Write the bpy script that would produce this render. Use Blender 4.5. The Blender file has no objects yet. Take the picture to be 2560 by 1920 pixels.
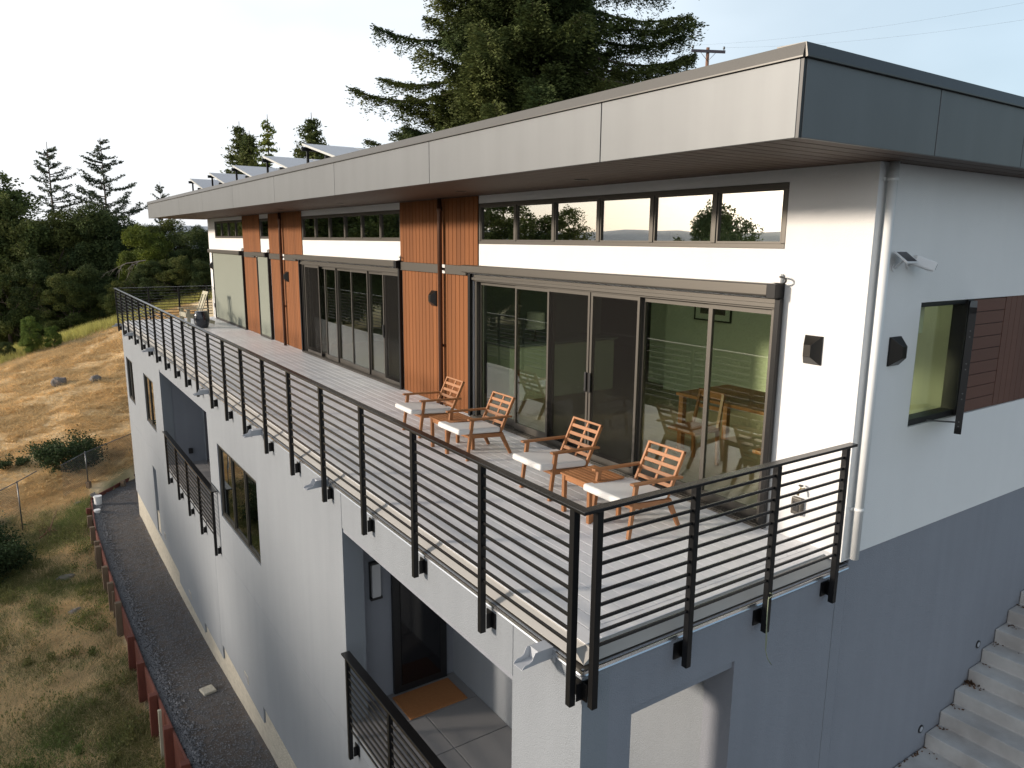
import bpy, bmesh, math, random
import numpy as np
from mathutils import Vector, Matrix
PI = math.pi
S = bpy.context.scene
COL = S.collection
rng = np.random.default_rng(7)
random.seed(7)

# ---------------------------------------------------------------- camera, sky, sun, exposure
CAM = Vector((-2.85113, -3.35949, 2.66245))
FW = Vector((0.5499691, 0.81321945, -0.19028433))
RT = Vector((0.82927374, -0.55877375, 0.00877243))
UP = Vector((0.09919198, 0.16262236, 0.98168983))
FPX = 1844.28                                   # focal length in pixels of the 2560-wide photograph
cam = bpy.data.cameras.new("camera")
cam.sensor_width = 36.0
cam.lens = 36.0 * FPX / 2560.0
cam.clip_start = 0.05
cam.clip_end = 6000
cam_o = bpy.data.objects.new("camera", cam)
COL.objects.link(cam_o)
M3 = Matrix((RT, UP, -FW)).transposed()
cam_o.matrix_world = Matrix.Translation(CAM) @ M3.to_4x4()
S.camera = cam_o

SUN_DIR = Vector((-1.0, 0.50, 0.25)).normalized()     # towards the sun
elev = math.asin(SUN_DIR.z)
W = bpy.data.worlds.new("World"); S.world = W; W.use_nodes = True
nt = W.node_tree; nt.nodes.clear()
wo = nt.nodes.new('ShaderNodeOutputWorld'); bg = nt.nodes.new('ShaderNodeBackground')
sky = nt.nodes.new('ShaderNodeTexSky'); sky.sky_type = 'NISHITA'; sky.sun_disc = False
sky.sun_elevation = math.radians(12.6)
sky.sun_rotation = math.atan2(SUN_DIR.x, SUN_DIR.y)
sky.air_density = 1.0; sky.dust_density = 2.2; sky.ozone_density = 1.2; sky.altitude = 60
# thin high cloud veil that whitens the sky
geo = nt.nodes.new('ShaderNodeTexCoord')
mp = nt.nodes.new('ShaderNodeMapping'); mp.inputs['Scale'].default_value = (1.0, 1.0, 3.0)
nz = nt.nodes.new('ShaderNodeTexNoise'); nz.inputs['Scale'].default_value = 1.7; nz.inputs['Detail'].default_value = 4
rp = nt.nodes.new('ShaderNodeMapRange'); rp.inputs[1].default_value = 0.35; rp.inputs[2].default_value = 0.7
rp.inputs[3].default_value = -0.22; rp.inputs[4].default_value = 0.12
mx = nt.nodes.new('ShaderNodeMix'); mx.data_type = 'RGBA'
cm = nt.nodes.new('ShaderNodeMix'); cm.data_type = 'RGBA'      # thin cloud: whiter towards the sun, pale blue away from it
cm.inputs['A'].default_value = (4.7, 6.1, 7.2, 1); cm.inputs['B'].default_value = (7.9, 8.1, 8.4, 1)
cr = nt.nodes.new('ShaderNodeMapRange'); cr.inputs[1].default_value = -0.75; cr.inputs[2].default_value = 0.25
nt.links.new(cr.outputs[0], cm.inputs['Factor']); nt.links.new(cm.outputs['Result'], mx.inputs['B'])
dotn = nt.nodes.new('ShaderNodeVectorMath'); dotn.operation = 'DOT_PRODUCT'; dotn.inputs[1].default_value = (SUN_DIR.x, SUN_DIR.y, 0.0)
dr = nt.nodes.new('ShaderNodeMapRange'); dr.inputs[1].default_value = -0.93; dr.inputs[2].default_value = -0.62
dr.inputs[3].default_value = 0.0; dr.inputs[4].default_value = 0.92
addn = nt.nodes.new('ShaderNodeMath'); addn.operation = 'ADD'; addn.use_clamp = True
nt.links.new(geo.outputs['Generated'], mp.inputs[0]); nt.links.new(mp.outputs[0], nz.inputs['Vector'])
nt.links.new(nz.outputs['Fac'], rp.inputs[0]); nt.links.new(dotn.outputs['Value'], cr.inputs[0]); nt.links.new(geo.outputs['Generated'], dotn.inputs[0]); nt.links.new(dotn.outputs['Value'], dr.inputs[0])
nt.links.new(dr.outputs[0], addn.inputs[0]); nt.links.new(rp.outputs[0], addn.inputs[1]); sz_ = nt.nodes.new('ShaderNodeSeparateXYZ'); nt.links.new(geo.outputs['Generated'], sz_.inputs[0])      # the veil thins out overhead
zr = nt.nodes.new('ShaderNodeMapRange'); zr.inputs[1].default_value = 0.95; zr.inputs[2].default_value = 0.42; nt.links.new(sz_.outputs['Z'], zr.inputs[0])
zm = nt.nodes.new('ShaderNodeMath'); zm.operation = 'MULTIPLY'; nt.links.new(addn.outputs[0], zm.inputs[0]); nt.links.new(zr.outputs[0], zm.inputs[1]); nt.links.new(zm.outputs[0], mx.inputs['Factor'])
nt.links.new(sky.outputs[0], mx.inputs['A'])
# hazy aureole round the low sun
da = nt.nodes.new('ShaderNodeVectorMath'); da.operation = 'DOT_PRODUCT'; da.inputs[1].default_value = tuple(SUN_DIR); nt.links.new(geo.outputs['Generated'], da.inputs[0])
mx0 = nt.nodes.new('ShaderNodeMath'); mx0.operation = 'MAXIMUM'; mx0.inputs[1].default_value = 0.0; nt.links.new(da.outputs['Value'], mx0.inputs[0])
pa = nt.nodes.new('ShaderNodeMath'); pa.operation = 'POWER'; pa.inputs[1].default_value = 20.0; nt.links.new(mx0.outputs[0], pa.inputs[0])
ga = nt.nodes.new('ShaderNodeVectorMath'); ga.operation = 'SCALE'; ga.inputs[0].default_value = (17.0, 15.6, 14.2); nt.links.new(pa.outputs[0], ga.inputs['Scale'])
ad = nt.nodes.new('ShaderNodeVectorMath'); ad.operation = 'ADD'; nt.links.new(mx.outputs['Result'], ad.inputs[0]); nt.links.new(ga.outputs[0], ad.inputs[1]); nt.links.new(ad.outputs[0], bg.inputs[0])
bg.inputs[1].default_value = 0.099
nt.links.new(bg.outputs[0], wo.inputs[0])

sl = bpy.data.lights.new("sun", 'SUN'); sl.energy = 3.1; sl.angle = math.radians(5.0); sl.color = (1.0, 0.87, 0.73)
so = bpy.data.objects.new("sun", sl); COL.objects.link(so)
so.rotation_euler = SUN_DIR.to_track_quat('Z', 'Y').to_euler()

S.view_settings.view_transform = 'Standard'; S.view_settings.look = 'None'
S.view_settings.exposure = 0.55; S.view_settings.gamma = 1.0
S.cycles.max_bounces = 8; S.cycles.diffuse_bounces = 3; S.cycles.glossy_bounces = 4
S.cycles.transparent_max_bounces = 16; S.cycles.transmission_bounces = 4
S.cycles.use_denoising = True; S.cycles.use_adaptive_sampling = True
S.cycles.caustics_reflective = False; S.cycles.caustics_refractive = False
S.cycles.sample_clamp_indirect = 6

def at(u, v, depth):
    """point seen at photograph pixel (u, v) (2560 wide) at the given depth, used once to survey where things stand"""
    return CAM + (FW + RT * ((u - 1280) / FPX) - UP * ((v - 960) / FPX)) * depth

# ---------------------------------------------------------------- materials
def lin(c):
    return tuple(((x / 255) / 12.92 if x / 255 <= 0.04045 else ((x / 255 + 0.055) / 1.055) ** 2.4) for x in c)

def mat(name, base, rough=0.7, vary=0.0, vscale=3.0, bump=0.0, bscale=60.0, metal=0.0, spec=0.5, stretch=(1, 1, 1),
        island=0.0, streak=0.0, hue2=None, coat=0.0, translucent=0.0, bdist=0.01):
    m = bpy.data.materials.new(name); m.use_nodes = True
    n = m.node_tree.nodes; L = m.node_tree.links
    b = n['Principled BSDF']
    b.inputs['Roughness'].default_value = rough; b.inputs['Metallic'].default_value = metal
    b.inputs['Specular IOR Level'].default_value = spec
    b.inputs['Coat Weight'].default_value = coat
    base = tuple(base[:3]) + (1,)
    b.inputs['Base Color'].default_value = base
    tc = n.new('ShaderNodeTexCoord'); mpg = n.new('ShaderNodeMapping'); mpg.inputs['Scale'].default_value = stretch
    L.new(tc.outputs['Object'], mpg.inputs[0])
    cur = None
    if vary or island or streak or hue2:
        c = n.new('ShaderNodeRGB'); c.outputs[0].default_value = base; cur = c.outputs[0]
    if hue2:
        z = n.new('ShaderNodeTexNoise'); z.inputs['Scale'].default_value = vscale * 0.6; z.inputs['Detail'].default_value = 5
        L.new(mpg.outputs[0], z.inputs['Vector'])
        r = n.new('ShaderNodeMapRange'); r.inputs[1].default_value = 0.38; r.inputs[2].default_value = 0.62
        L.new(z.outputs['Fac'], r.inputs[0])
        x = n.new('ShaderNodeMix'); x.data_type = 'RGBA'; x.inputs['B'].default_value = tuple(hue2[:3]) + (1,)
        L.new(r.outputs[0], x.inputs['Factor']); L.new(cur, x.inputs['A']); cur = x.outputs['Result']
    def mul(fac_socket, lo, hi, cur):
        r = n.new('ShaderNodeMapRange'); r.inputs[3].default_value = lo; r.inputs[4].default_value = hi
        L.new(fac_socket, r.inputs[0])
        x = n.new('ShaderNodeVectorMath'); x.operation = 'SCALE'
        L.new(cur, x.inputs[0]); L.new(r.outputs[0], x.inputs['Scale']); return x.outputs[0]
    if vary:
        z = n.new('ShaderNodeTexNoise'); z.inputs['Scale'].default_value = vscale; z.inputs['Detail'].default_value = 8
        z.inputs['Roughness'].default_value = 0.6
        L.new(mpg.outputs[0], z.inputs['Vector']); cur = mul(z.outputs['Fac'], 1 - vary * 1.6, 1 + vary * 1.6, cur)
    if streak:
        ms = n.new('ShaderNodeMapping'); ms.inputs['Scale'].default_value = (5, 5, 0.35)
        L.new(tc.outputs['Object'], ms.inputs[0])
        z = n.new('ShaderNodeTexNoise'); z.inputs['Scale'].default_value = 1.0; z.inputs['Detail'].default_value = 3
        L.new(ms.outputs[0], z.inputs['Vector']); cur = mul(z.outputs['Fac'], 1 - streak, 1 + streak, cur)
    if island:
        g = n.new('ShaderNodeNewGeometry'); cur = mul(g.outputs['Random Per Island'], 1 - island, 1 + island, cur)
    if cur is not None: L.new(cur, b.inputs['Base Color'])
    if bump:
        z = n.new('ShaderNodeTexNoise'); z.inputs['Scale'].default_value = bscale; z.inputs['Detail'].default_value = 4
        L.new(mpg.outputs[0], z.inputs['Vector'])
        bp = n.new('ShaderNodeBump'); bp.inputs['Strength'].default_value = bump; bp.inputs['Distance'].default_value = bdist
        L.new(z.outputs['Fac'], bp.inputs['Height']); L.new(bp.outputs[0], b.inputs['Normal'])
    if translucent:
        out = n['Material Output']; t = n.new('ShaderNodeBsdfTranslucent')
        if cur is not None: L.new(cur, t.inputs['Color'])
        else: t.inputs['Color'].default_value = base
        ms = n.new('ShaderNodeMixShader'); ms.inputs[0].default_value = translucent
        L.new(b.outputs[0], ms.inputs[1]); L.new(t.outputs[0], ms.inputs[2]); L.new(ms.outputs[0], out.inputs[0])
    return m

def glass_mat(name, tint, ior=1.9, wav=0.02, boost=1.0):
    m = bpy.data.materials.new(name); m.use_nodes = True
    n = m.node_tree.nodes; L = m.node_tree.links; n.remove(n['Principled BSDF']); out = n['Material Output']
    tr = n.new('ShaderNodeBsdfTransparent'); tr.inputs[0].default_value = tuple(tint) + (1,)
    gl = n.new('ShaderNodeBsdfGlossy'); gl.inputs['Roughness'].default_value = 0.0
    gl.inputs['Color'].default_value = (1, 0.98, 0.95, 1)
    fr0 = n.new('ShaderNodeLayerWeight'); fr0.inputs['Blend'].default_value = 0.5
    pw = n.new('ShaderNodeMath'); pw.operation = 'POWER'; pw.inputs[1].default_value = 4.0; L.new(fr0.outputs['Facing'], pw.inputs[0])
    fr = n.new('ShaderNodeMath'); fr.operation = 'MULTIPLY_ADD'; fr.inputs[1].default_value = 1 - ior; fr.inputs[2].default_value = ior
    L.new(pw.outputs[0], fr.inputs[0])
    tc = n.new('ShaderNodeTexCoord'); z = n.new('ShaderNodeTexNoise'); z.inputs['Scale'].default_value = 1.3
    z.inputs['Detail'].default_value = 1
    bp = n.new('ShaderNodeBump'); bp.inputs['Strength'].default_value = wav; bp.inputs['Distance'].default_value = 0.05
    L.new(tc.outputs['Object'], z.inputs['Vector']); L.new(z.outputs['Fac'], bp.inputs['Height']); L.new(bp.outputs[0], gl.inputs['Normal'])
    mu = n.new('ShaderNodeMath'); mu.operation = 'MULTIPLY'; mu.inputs[1].default_value = boost; mu.use_clamp = True
    mxs = n.new('ShaderNodeMixShader')
    L.new(fr.outputs[0], mu.inputs[0]); L.new(mu.outputs[0], mxs.inputs[0]); L.new(tr.outputs[0], mxs.inputs[1]); L.new(gl.outputs[0], mxs.inputs[2])
    L.new(mxs.outputs[0], out.inputs[0]); return m

def screen_mat(name, color, solid):
    m = bpy.data.materials.new(name); m.use_nodes = True
    n = m.node_tree.nodes; L = m.node_tree.links; b = n['Principled BSDF']; out = n['Material Output']
    b.inputs['Base Color'].default_value = tuple(color) + (1,); b.inputs['Roughness'].default_value = 0.9; b.inputs['Specular IOR Level'].default_value = 0.05
    tr = n.new('ShaderNodeBsdfTransparent'); ms = n.new('ShaderNodeMixShader'); ms.inputs[0].default_value = solid
    L.new(tr.outputs[0], ms.inputs[1]); L.new(b.outputs[0], ms.inputs[2]); L.new(ms.outputs[0], out.inputs[0]); return m

M = dict(
    white=mat("white_stucco", (0.79, 0.785, 0.77), 0.9, 0.03, 1.0, 0.4, 120, streak=0.02),
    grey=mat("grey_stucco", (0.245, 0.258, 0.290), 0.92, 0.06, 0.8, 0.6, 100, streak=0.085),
    lgrey=mat("light_grey_stucco", (0.232, 0.252, 0.275), 0.92, 0.07, 0.6, 0.6, 100, streak=0.07),
    fascia=mat("metal_panel", (0.143, 0.150, 0.153), 0.50, 0.07, 1.2, streak=0.10, spec=0.5, metal=0.42),
    lowframe=mat("dark_window_frame", (0.035, 0.034, 0.03), 0.45, metal=0.4),
    cap=mat("metal_cap", (0.085, 0.082, 0.076), 0.42, 0.05, 2, metal=0.6),
    bronze=mat("bronze_aluminium", (0.098, 0.090, 0.078), 0.45, 0.03, 2, metal=0.6),
    darkframe=mat("dark_frame", (0.012, 0.012, 0.013), 0.45),
    black=mat("black_paint", (0.006, 0.006, 0.0065), 0.4, 0.05, 5, spec=0.3),
    bar=mat("dark_bar_paint", (0.009, 0.0085, 0.0085), 0.26, spec=0.5),
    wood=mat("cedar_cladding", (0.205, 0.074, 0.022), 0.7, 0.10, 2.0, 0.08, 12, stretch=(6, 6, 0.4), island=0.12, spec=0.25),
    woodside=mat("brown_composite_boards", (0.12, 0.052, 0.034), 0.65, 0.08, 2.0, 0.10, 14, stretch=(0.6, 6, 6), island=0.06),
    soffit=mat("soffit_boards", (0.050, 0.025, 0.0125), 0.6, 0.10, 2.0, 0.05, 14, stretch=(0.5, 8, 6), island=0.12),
    deck=mat("composite_decking", (0.76, 0.765, 0.78), 0.40, 0.04, 3.0, 0.08, 18, stretch=(8, 0.7, 8), island=0.03, spec=0.5),
    deckseam=mat("pale_seam", (0.66, 0.655, 0.65), 0.5),
    deckedge=mat("decking_edge_board", (0.37, 0.36, 0.34), 0.6, 0.04, 3.0, 0.05, 18),
    flash=mat("metal_drip_edge", (0.62, 0.63, 0.65), 0.22, metal=0.9),
    spout=mat("painted_metal_spout", (0.42, 0.44, 0.47), 0.5),
    teak=mat("oiled_acacia", (0.35, 0.150, 0.056), 0.5, 0.12, 4.0, 0.06, 16, stretch=(3, 3, 3), island=0.16),
    cushion=mat("white_canvas", (0.80, 0.78, 0.74), 0.9, 0.015, 6, 0.12, 200),
    pipe=mat("white_pipe_paint", (0.74, 0.75, 0.74), 0.5, 0.02, 2),
    copper=mat("brown_downspout_metal", (0.10, 0.045, 0.025), 0.35, metal=0.5),
    shade=mat("grey_green_shade_fabric", (0.20, 0.215, 0.175), 0.85, 0.02, 1.0, 0.15, 300),
    glass=glass_mat("door_glass", (0.955, 0.99, 0.885), 0.12, 0.02),
    glassup=glass_mat("clerestory_glass", (0.6, 0.65, 0.56), 0.50, 0.018, 1.0),
    glasslow=glass_mat("lower_window_glass", (0.5, 0.56, 0.46), 0.12, 0.03, 1.0),
    screen=screen_mat("insect_screen", (0.016, 0.015, 0.014), 0.46),
    intwall=mat("interior_wall_paint", (0.80, 0.86, 0.70), 0.8, 0.01, 2),
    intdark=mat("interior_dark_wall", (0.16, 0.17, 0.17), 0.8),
    intfloor=mat("interior_floor_boards", (0.30, 0.24, 0.18), 0.4, 0.08, 3, stretch=(8, 1, 1)),
    intwood=mat("interior_wood", (0.30, 0.13, 0.05), 0.4, 0.08, 4),
    concrete=mat("stair_concrete", (0.54, 0.53, 0.51), 0.85, 0.14, 4.5, 0.35, 60, hue2=(0.42, 0.40, 0.38)),
    footing=mat("rough_footing_concrete", (0.44, 0.41, 0.34), 0.9, 0.24, 6, 0.7, 22, stretch=(1, 1, 2.2), bdist=0.03),
    tile=mat("balcony_paver", (0.24, 0.235, 0.235), 0.7, 0.06, 2, 0.05, 60, island=0.05),
    coir=mat("coir_doormat", (0.36, 0.15, 0.05), 0.95, 0.15, 30, 0.6, 160),
    blackglass=mat("dark_door_glass", (0.006, 0.006, 0.008), 0.06, spec=0.6),
    lens=mat("frosted_lens", (0.55, 0.55, 0.56), 0.5),
    gravel=mat("dark_gravel_ground", (0.105, 0.101, 0.102), 0.95, 0.30, 9, 0.9, 55, hue2=(0.100, 0.083, 0.072), bdist=0.03),
    stone=mat("gravel_stone", (0.15, 0.155, 0.17), 0.85, island=0.6),
    redwood=mat("stained_redwood_timber", (0.135, 0.036, 0.022), 0.75, 0.2, 5, 0.3, 20, stretch=(4, 4, 0.8)),
    oldwood=mat("weathered_timber", (0.16, 0.115, 0.075), 0.85, 0.2, 5, 0.35, 20, stretch=(4, 4, 0.8)),
    bark=mat("bark", (0.085, 0.062, 0.048), 0.95, 0.25, 4, 0.8, 12, stretch=(3, 3, 0.6), bdist=0.05),
    greybark=mat("dead_grey_wood", (0.20, 0.18, 0.165), 0.95, 0.2, 4, 0.5, 14),
    galv=mat("galvanised_steel", (0.15, 0.155, 0.16), 0.4, metal=0.7),
    solar=mat("solar_glass", (0.20, 0.215, 0.25), 0.35, spec=0.4, coat=0.15),
    panelframe=mat("panel_frame_aluminium", (0.55, 0.55, 0.52), 0.4, metal=0.4),
    whiteplastic=mat("white_plastic", (0.80, 0.80, 0.80), 0.4),
    lamp=mat("brushed_dark_lamp_metal", (0.045, 0.042, 0.038), 0.32, metal=0.75),
    blue=mat("dark_solar_cell", (0.006, 0.007, 0.02), 0.12),
    adir=mat("weathered_pale_timber", (0.42, 0.39, 0.29), 0.8, 0.06, 5),
    pot=mat("dark_glazed_ceramic", (0.012, 0.016, 0.024), 0.22, coat=0.4),
    roof=mat("roof_membrane", (0.35, 0.35, 0.36), 0.8, 0.05, 2),
    roofgrey=mat("far_roof", (0.20, 0.21, 0.24), 0.6, 0.05, 2),
    tanstucco=mat("far_wall", (0.42, 0.43, 0.46), 0.8, 0.04, 2),
)
def leafmat(name, base, island=0.35, vary=0.28, vscale=0.8, hue2=None, trans=0.25):
    return mat(name, base, 0.75, vary, vscale, island=island, hue2=hue2, translucent=trans, spec=0.2)
M.update(
    oakleaf=leafmat("live_oak_leaves", (0.080, 0.108, 0.034), hue2=(0.135, 0.145, 0.040), vscale=0.35),
    oakdark=leafmat("dark_evergreen_leaves", (0.055, 0.082, 0.032), hue2=(0.090, 0.112, 0.036), vscale=0.4),
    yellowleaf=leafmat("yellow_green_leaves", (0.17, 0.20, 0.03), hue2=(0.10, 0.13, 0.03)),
    redwoodleaf=leafmat("redwood_needles", (0.050, 0.076, 0.026), hue2=(0.105, 0.122, 0.034), vscale=0.45, trans=0.22),
    cedarleaf=leafmat("cedar_needles", (0.070, 0.090, 0.055), trans=0.1),
    bushleaf=leafmat("bush_leaves", (0.055, 0.085, 0.035), hue2=(0.035, 0.055, 0.022)),
    maple=leafmat("bright_green_leaves", (0.16, 0.22, 0.05), hue2=(0.11, 0.17, 0.04)),
    straw=mat("straw", (0.84, 0.66, 0.38), 0.9, 0.2, 0.7, island=0.3, translucent=0.4),
    grass=mat("green_grass_blades", (0.165, 0.205, 0.065), 0.8, 0.2, 0.7, island=0.4, translucent=0.4, hue2=(0.22, 0.21, 0.08)),
    tallgrass=mat("yellow_green_grass_blades", (0.50, 0.47, 0.15), 0.85, 0.15, 0.7, island=0.3, translucent=0.35),
)

# ---------------------------------------------------------------- mesh helpers
def tag(o, label=None, cat=None, group=None, kind=None):
    if label: o['label'] = label
    if cat: o['category'] = cat
    if group: o['group'] = group
    if kind: o['kind'] = kind
    return o

def thing(name, label, cat, loc=(0, 0, 0), rz=0.0, group=None):
    o = bpy.data.objects.new(name, None); COL.objects.link(o)
    o.location = loc; o.rotation_euler = (0, 0, rz); o.empty_display_size = 0.2
    return tag(o, label, cat, group)

def link(name, me, mats, parent=None):
    o = bpy.data.objects.new(name, me); COL.objects.link(o)
    if not isinstance(mats, (list, tuple)): mats = [mats]
    if not me.materials:
        for m in mats: me.materials.append(m)
    if parent is not None: o.parent = parent
    return o

def copy_tree(o, parent=None):
    c = o.copy(); COL.objects.link(c); c.parent = parent
    for ch in list(o.children): copy_tree(ch, c)
    return c

class MB:
    def __init__(s): s.v = []; s.f = []; s.m = []; s.sm = []
    def add(s, vs, fs, mi=0, smooth=False):
        b = len(s.v); s.v.extend([tuple(v) for v in vs])
        for f in fs: s.f.append(tuple(b + i for i in f)); s.m.append(mi); s.sm.append(smooth)
        return s
    def box(s, x0, x1, y0, y1, z0, z1, mi=0):
        x0, x1 = sorted((x0, x1)); y0, y1 = sorted((y0, y1)); z0, z1 = sorted((z0, z1))
        vs = [(x0, y0, z0), (x1, y0, z0), (x1, y1, z0), (x0, y1, z0), (x0, y0, z1), (x1, y0, z1), (x1, y1, z1), (x0, y1, z1)]
        return s.add(vs, [(0, 3, 2, 1), (4, 5, 6, 7), (0, 1, 5, 4), (1, 2, 6, 5), (2, 3, 7, 6), (3, 0, 4, 7)], mi)
    def bar(s, p, q, w, h, up=(0, 0, 1), mi=0, w2=None, h2=None):
        """a squared length from p to q; w across, h along 'up'"""
        p, q, up = Vector(p), Vector(q), Vector(up); d = (q - p).normalized()
        a = d.cross(up).normalized(); b = a.cross(d).normalized()
        w2 = w if w2 is None else w2; h2 = h if h2 is None else h2
        vs = []
        for c, ww, hh in ((p, w, h), (q, w2, h2)):
            for sx, sy in ((-1, -1), (1, -1), (1, 1), (-1, 1)): vs.append(c + a * (sx * ww / 2) + b * (sy * hh / 2))
        return s.add(vs, [(0, 1, 2, 3), (7, 6, 5, 4), (0, 4, 5, 1), (1, 5, 6, 2), (2, 6, 7, 3), (3, 7, 4, 0)], mi)
    def tube(s, pts, rad, n=10, mi=0, caps=True, smooth=True):
        pts = [Vector(p) for p in pts]; rad = rad if isinstance(rad, (list, tuple)) else [rad] * len(pts)
        vs = []; ref = None
        for i, p in enumerate(pts):
            d = (pts[min(i + 1, len(pts) - 1)] - pts[max(i - 1, 0)]).normalized()
            if ref is None: ref = Vector((0, 0, 1)) if abs(d.z) < 0.9 else Vector((1, 0, 0))
            a = d.cross(ref).normalized(); b = a.cross(d).normalized(); ref = b
            for k in range(n):
                t = 2 * PI * k / n; vs.append(p + a * (math.cos(t) * rad[i]) + b * (math.sin(t) * rad[i]))
        fs = []
        for i in range(len(pts) - 1):
            for k in range(n): fs.append((i * n + k, i * n + (k + 1) % n, (i + 1) * n + (k + 1) % n, (i + 1) * n + k))
        s.add(vs, fs, mi, smooth)
        if caps:
            b0 = len(s.v) - len(vs)
            s.f.append(tuple(b0 + k for k in range(n))[::-1]); s.m.append(mi); s.sm.append(False)
            s.f.append(tuple(b0 + (len(pts) - 1) * n + k for k in range(n))); s.m.append(mi); s.sm.append(False)
        return s
    def prism(s, poly, axis, a, b, mi=0):
        """extrude a 2D outline: axis 'y' -> poly is (x, z) from y=a to y=b; 'x' -> (y, z); 'z' -> (x, y)"""
        def P(u, v, t): return {'y': (u, t, v), 'x': (t, u, v), 'z': (u, v, t)}[axis]
        n = len(poly); vs = [P(u, v, a) for u, v in poly] + [P(u, v, b) for u, v in poly]
        fs = [tuple(range(n)), tuple(range(2 * n - 1, n - 1, -1))] + [(i, i + n, (i + 1) % n + n, (i + 1) % n) for i in range(n)]
        return s.add(vs, fs, mi)
    def mesh(s, name):
        me = bpy.data.meshes.new(name); me.from_pydata(s.v, [], s.f)
        me.polygons.foreach_set('material_index', s.m); me.polygons.foreach_set('use_smooth', s.sm); me.update()
        bm = bmesh.new(); bm.from_mesh(me); bmesh.ops.recalc_face_normals(bm, faces=bm.faces); bm.to_mesh(me); bm.free()
        return me
    def build(s, name, mats, parent=None, bevel=0.0, seg=2):
        o = link(name, s.mesh(name), mats, parent)
        if bevel:
            md = o.modifiers.new('edge', 'BEVEL'); md.width = bevel; md.segments = seg; md.limit_method = 'ANGLE'; md.angle_limit = math.radians(40)
        return o

def grid_wall(mb, axis, pos, th, u0, u1, z0, z1, holes, mi=0, bottom=None):
    """a wall of thickness th whose outer face is at axis=pos; holes = (ua, ub, za, zb)"""
    us = sorted({u0, u1, *[h for q in holes for h in q[:2] if u0 < h < u1]})
    zs = sorted({z0, z1, *[h for q in holes for h in q[2:] if z0 < h < z1]})
    def solid(i, j):
        if not (0 <= i < len(us) - 1 and 0 <= j < len(zs) - 1): return False
        uc, zc = (us[i] + us[i + 1]) / 2, (zs[j] + zs[j + 1]) / 2
        return not any(a < uc < b and c < zc < d for a, b, c, d in holes)
    P = (lambda u, z, t: (pos + t, u, z)) if axis == 'x' else (lambda u, z, t: (u, pos + t, z))
    for i in range(len(us) - 1):
        for j in range(len(zs) - 1):
            if not solid(i, j): continue
            a, b, c, d = us[i], us[i + 1], zs[j], zs[j + 1]
            mb.add([P(a, c, 0), P(b, c, 0), P(b, d, 0), P(a, d, 0)], [(0, 1, 2, 3)], mi)
            mb.add([P(a, c, th), P(b, c, th), P(b, d, th), P(a, d, th)], [(3, 2, 1, 0)], mi)
            for (di, dj, p, q) in ((-1, 0, (a, c), (a, d)), (1, 0, (b, c), (b, d)), (0, -1, (a, c), (b, c)), (0, 1, (a, d), (b, d))):
                if not solid(i + di, j + dj):
                    mb.add([P(*p, 0), P(*q, 0), P(*q, th), P(*p, th)], [(0, 1, 2, 3)], mi)
    return mb

def quads(name, V, mats, parent=None, nv=4):
    """fast mesh from an (n*nv, 3) array of separate little faces"""
    V = np.ascontiguousarray(V, dtype=np.float32); n = len(V) // nv
    me = bpy.data.meshes.new(name); me.vertices.add(n * nv); me.vertices.foreach_set('co', V.ravel())
    me.loops.add(n * nv); me.loops.foreach_set('vertex_index', np.arange(n * nv, dtype=np.int32))
    me.polygons.add(n); me.polygons.foreach_set('loop_start', np.arange(0, n * nv, nv, dtype=np.int32))
    me.polygons.foreach_set('loop_total', np.full(n, nv, dtype=np.int32)); me.update(calc_edges=True)
    if mats is None: return me
    return link(name, me, mats, parent)

def leaves(C, size, aspect=0.5, flat=0.0, r=rng, dirs=None):
    """one leaf-sized rhombus at every point of C"""
    n = len(C); d = r.normal(size=(n, 3)) if dirs is None else dirs + r.normal(size=(n, 3)) * 0.35
    d /= np.linalg.norm(d, axis=1, keepdims=True) + 1e-9
    u = r.normal(size=(n, 3)); u[:, 2] *= (1 - flat)
    w = np.cross(d, u); w /= np.linalg.norm(w, axis=1, keepdims=True) + 1e-9
    s = size * (0.6 + 0.8 * r.random((n, 1)))
    a = d * s * 0.5; b = w * s * aspect * 0.5
    return np.stack([C - a, C + b, C + a, C - b], 1).reshape(-1, 3)

# ================================================================ THE HOUSE
XW, ZS = 2.88, 3.30                   # upper wall plane, soffit height; the deck is at z = 0, its outer faces at X = 0 and Y = 0
YF = 23.62
house = thing("hillside_house", "long modern white and grey stucco house with wood cladding and a flat overhanging roof", "house", (0, 0, 0))

# upper long wall (white stucco), openings for clerestories and doors
clere = [(0.81, 6.01, 2.615, 3.19, 6), (8.62, 13.87, 2.64, 3.18, 6), (16.52, 17.35, 2.66, 3.19, 1), (19.10, 22.62, 2.67, 3.20, 4)]
doors = [(0.80, 6.16, 0.02, 2.17), (8.60, 14.02, 0.02, 2.17), (16.52, 17.55, 0.02, 2.17), (19.12, 22.98, 0.02, 2.17)]
m = MB()
grid_wall(m, 'x', XW, 0.18, 0.0, YF, -0.05, ZS, [c[:4] for c in clere] + doors)
m.build("upper_wall", M['white'], house)
m = MB()      # side wall, starts behind the long wall's thickness
grid_wall(m, 'y', 0.0, 0.20, XW + 0.18, 13.0, -0.015, ZS, [(3.735, 9.0, 1.04, 2.165)])
m.add([(XW, 0, -0.05), (XW, 0, -0.015), (XW, 0, -0.05)], [(0, 1, 2)])
m.build("side_wall", M['white'], house)
m = MB()      # far end and back of the upper storey
m.box(XW + 0.18, 13.0, YF - 0.2, YF, 0, ZS); m.box(12.8, 13.0, 0.2, YF - 0.2, 0, ZS)
m.build("back_wall", M['white'], house)

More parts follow.
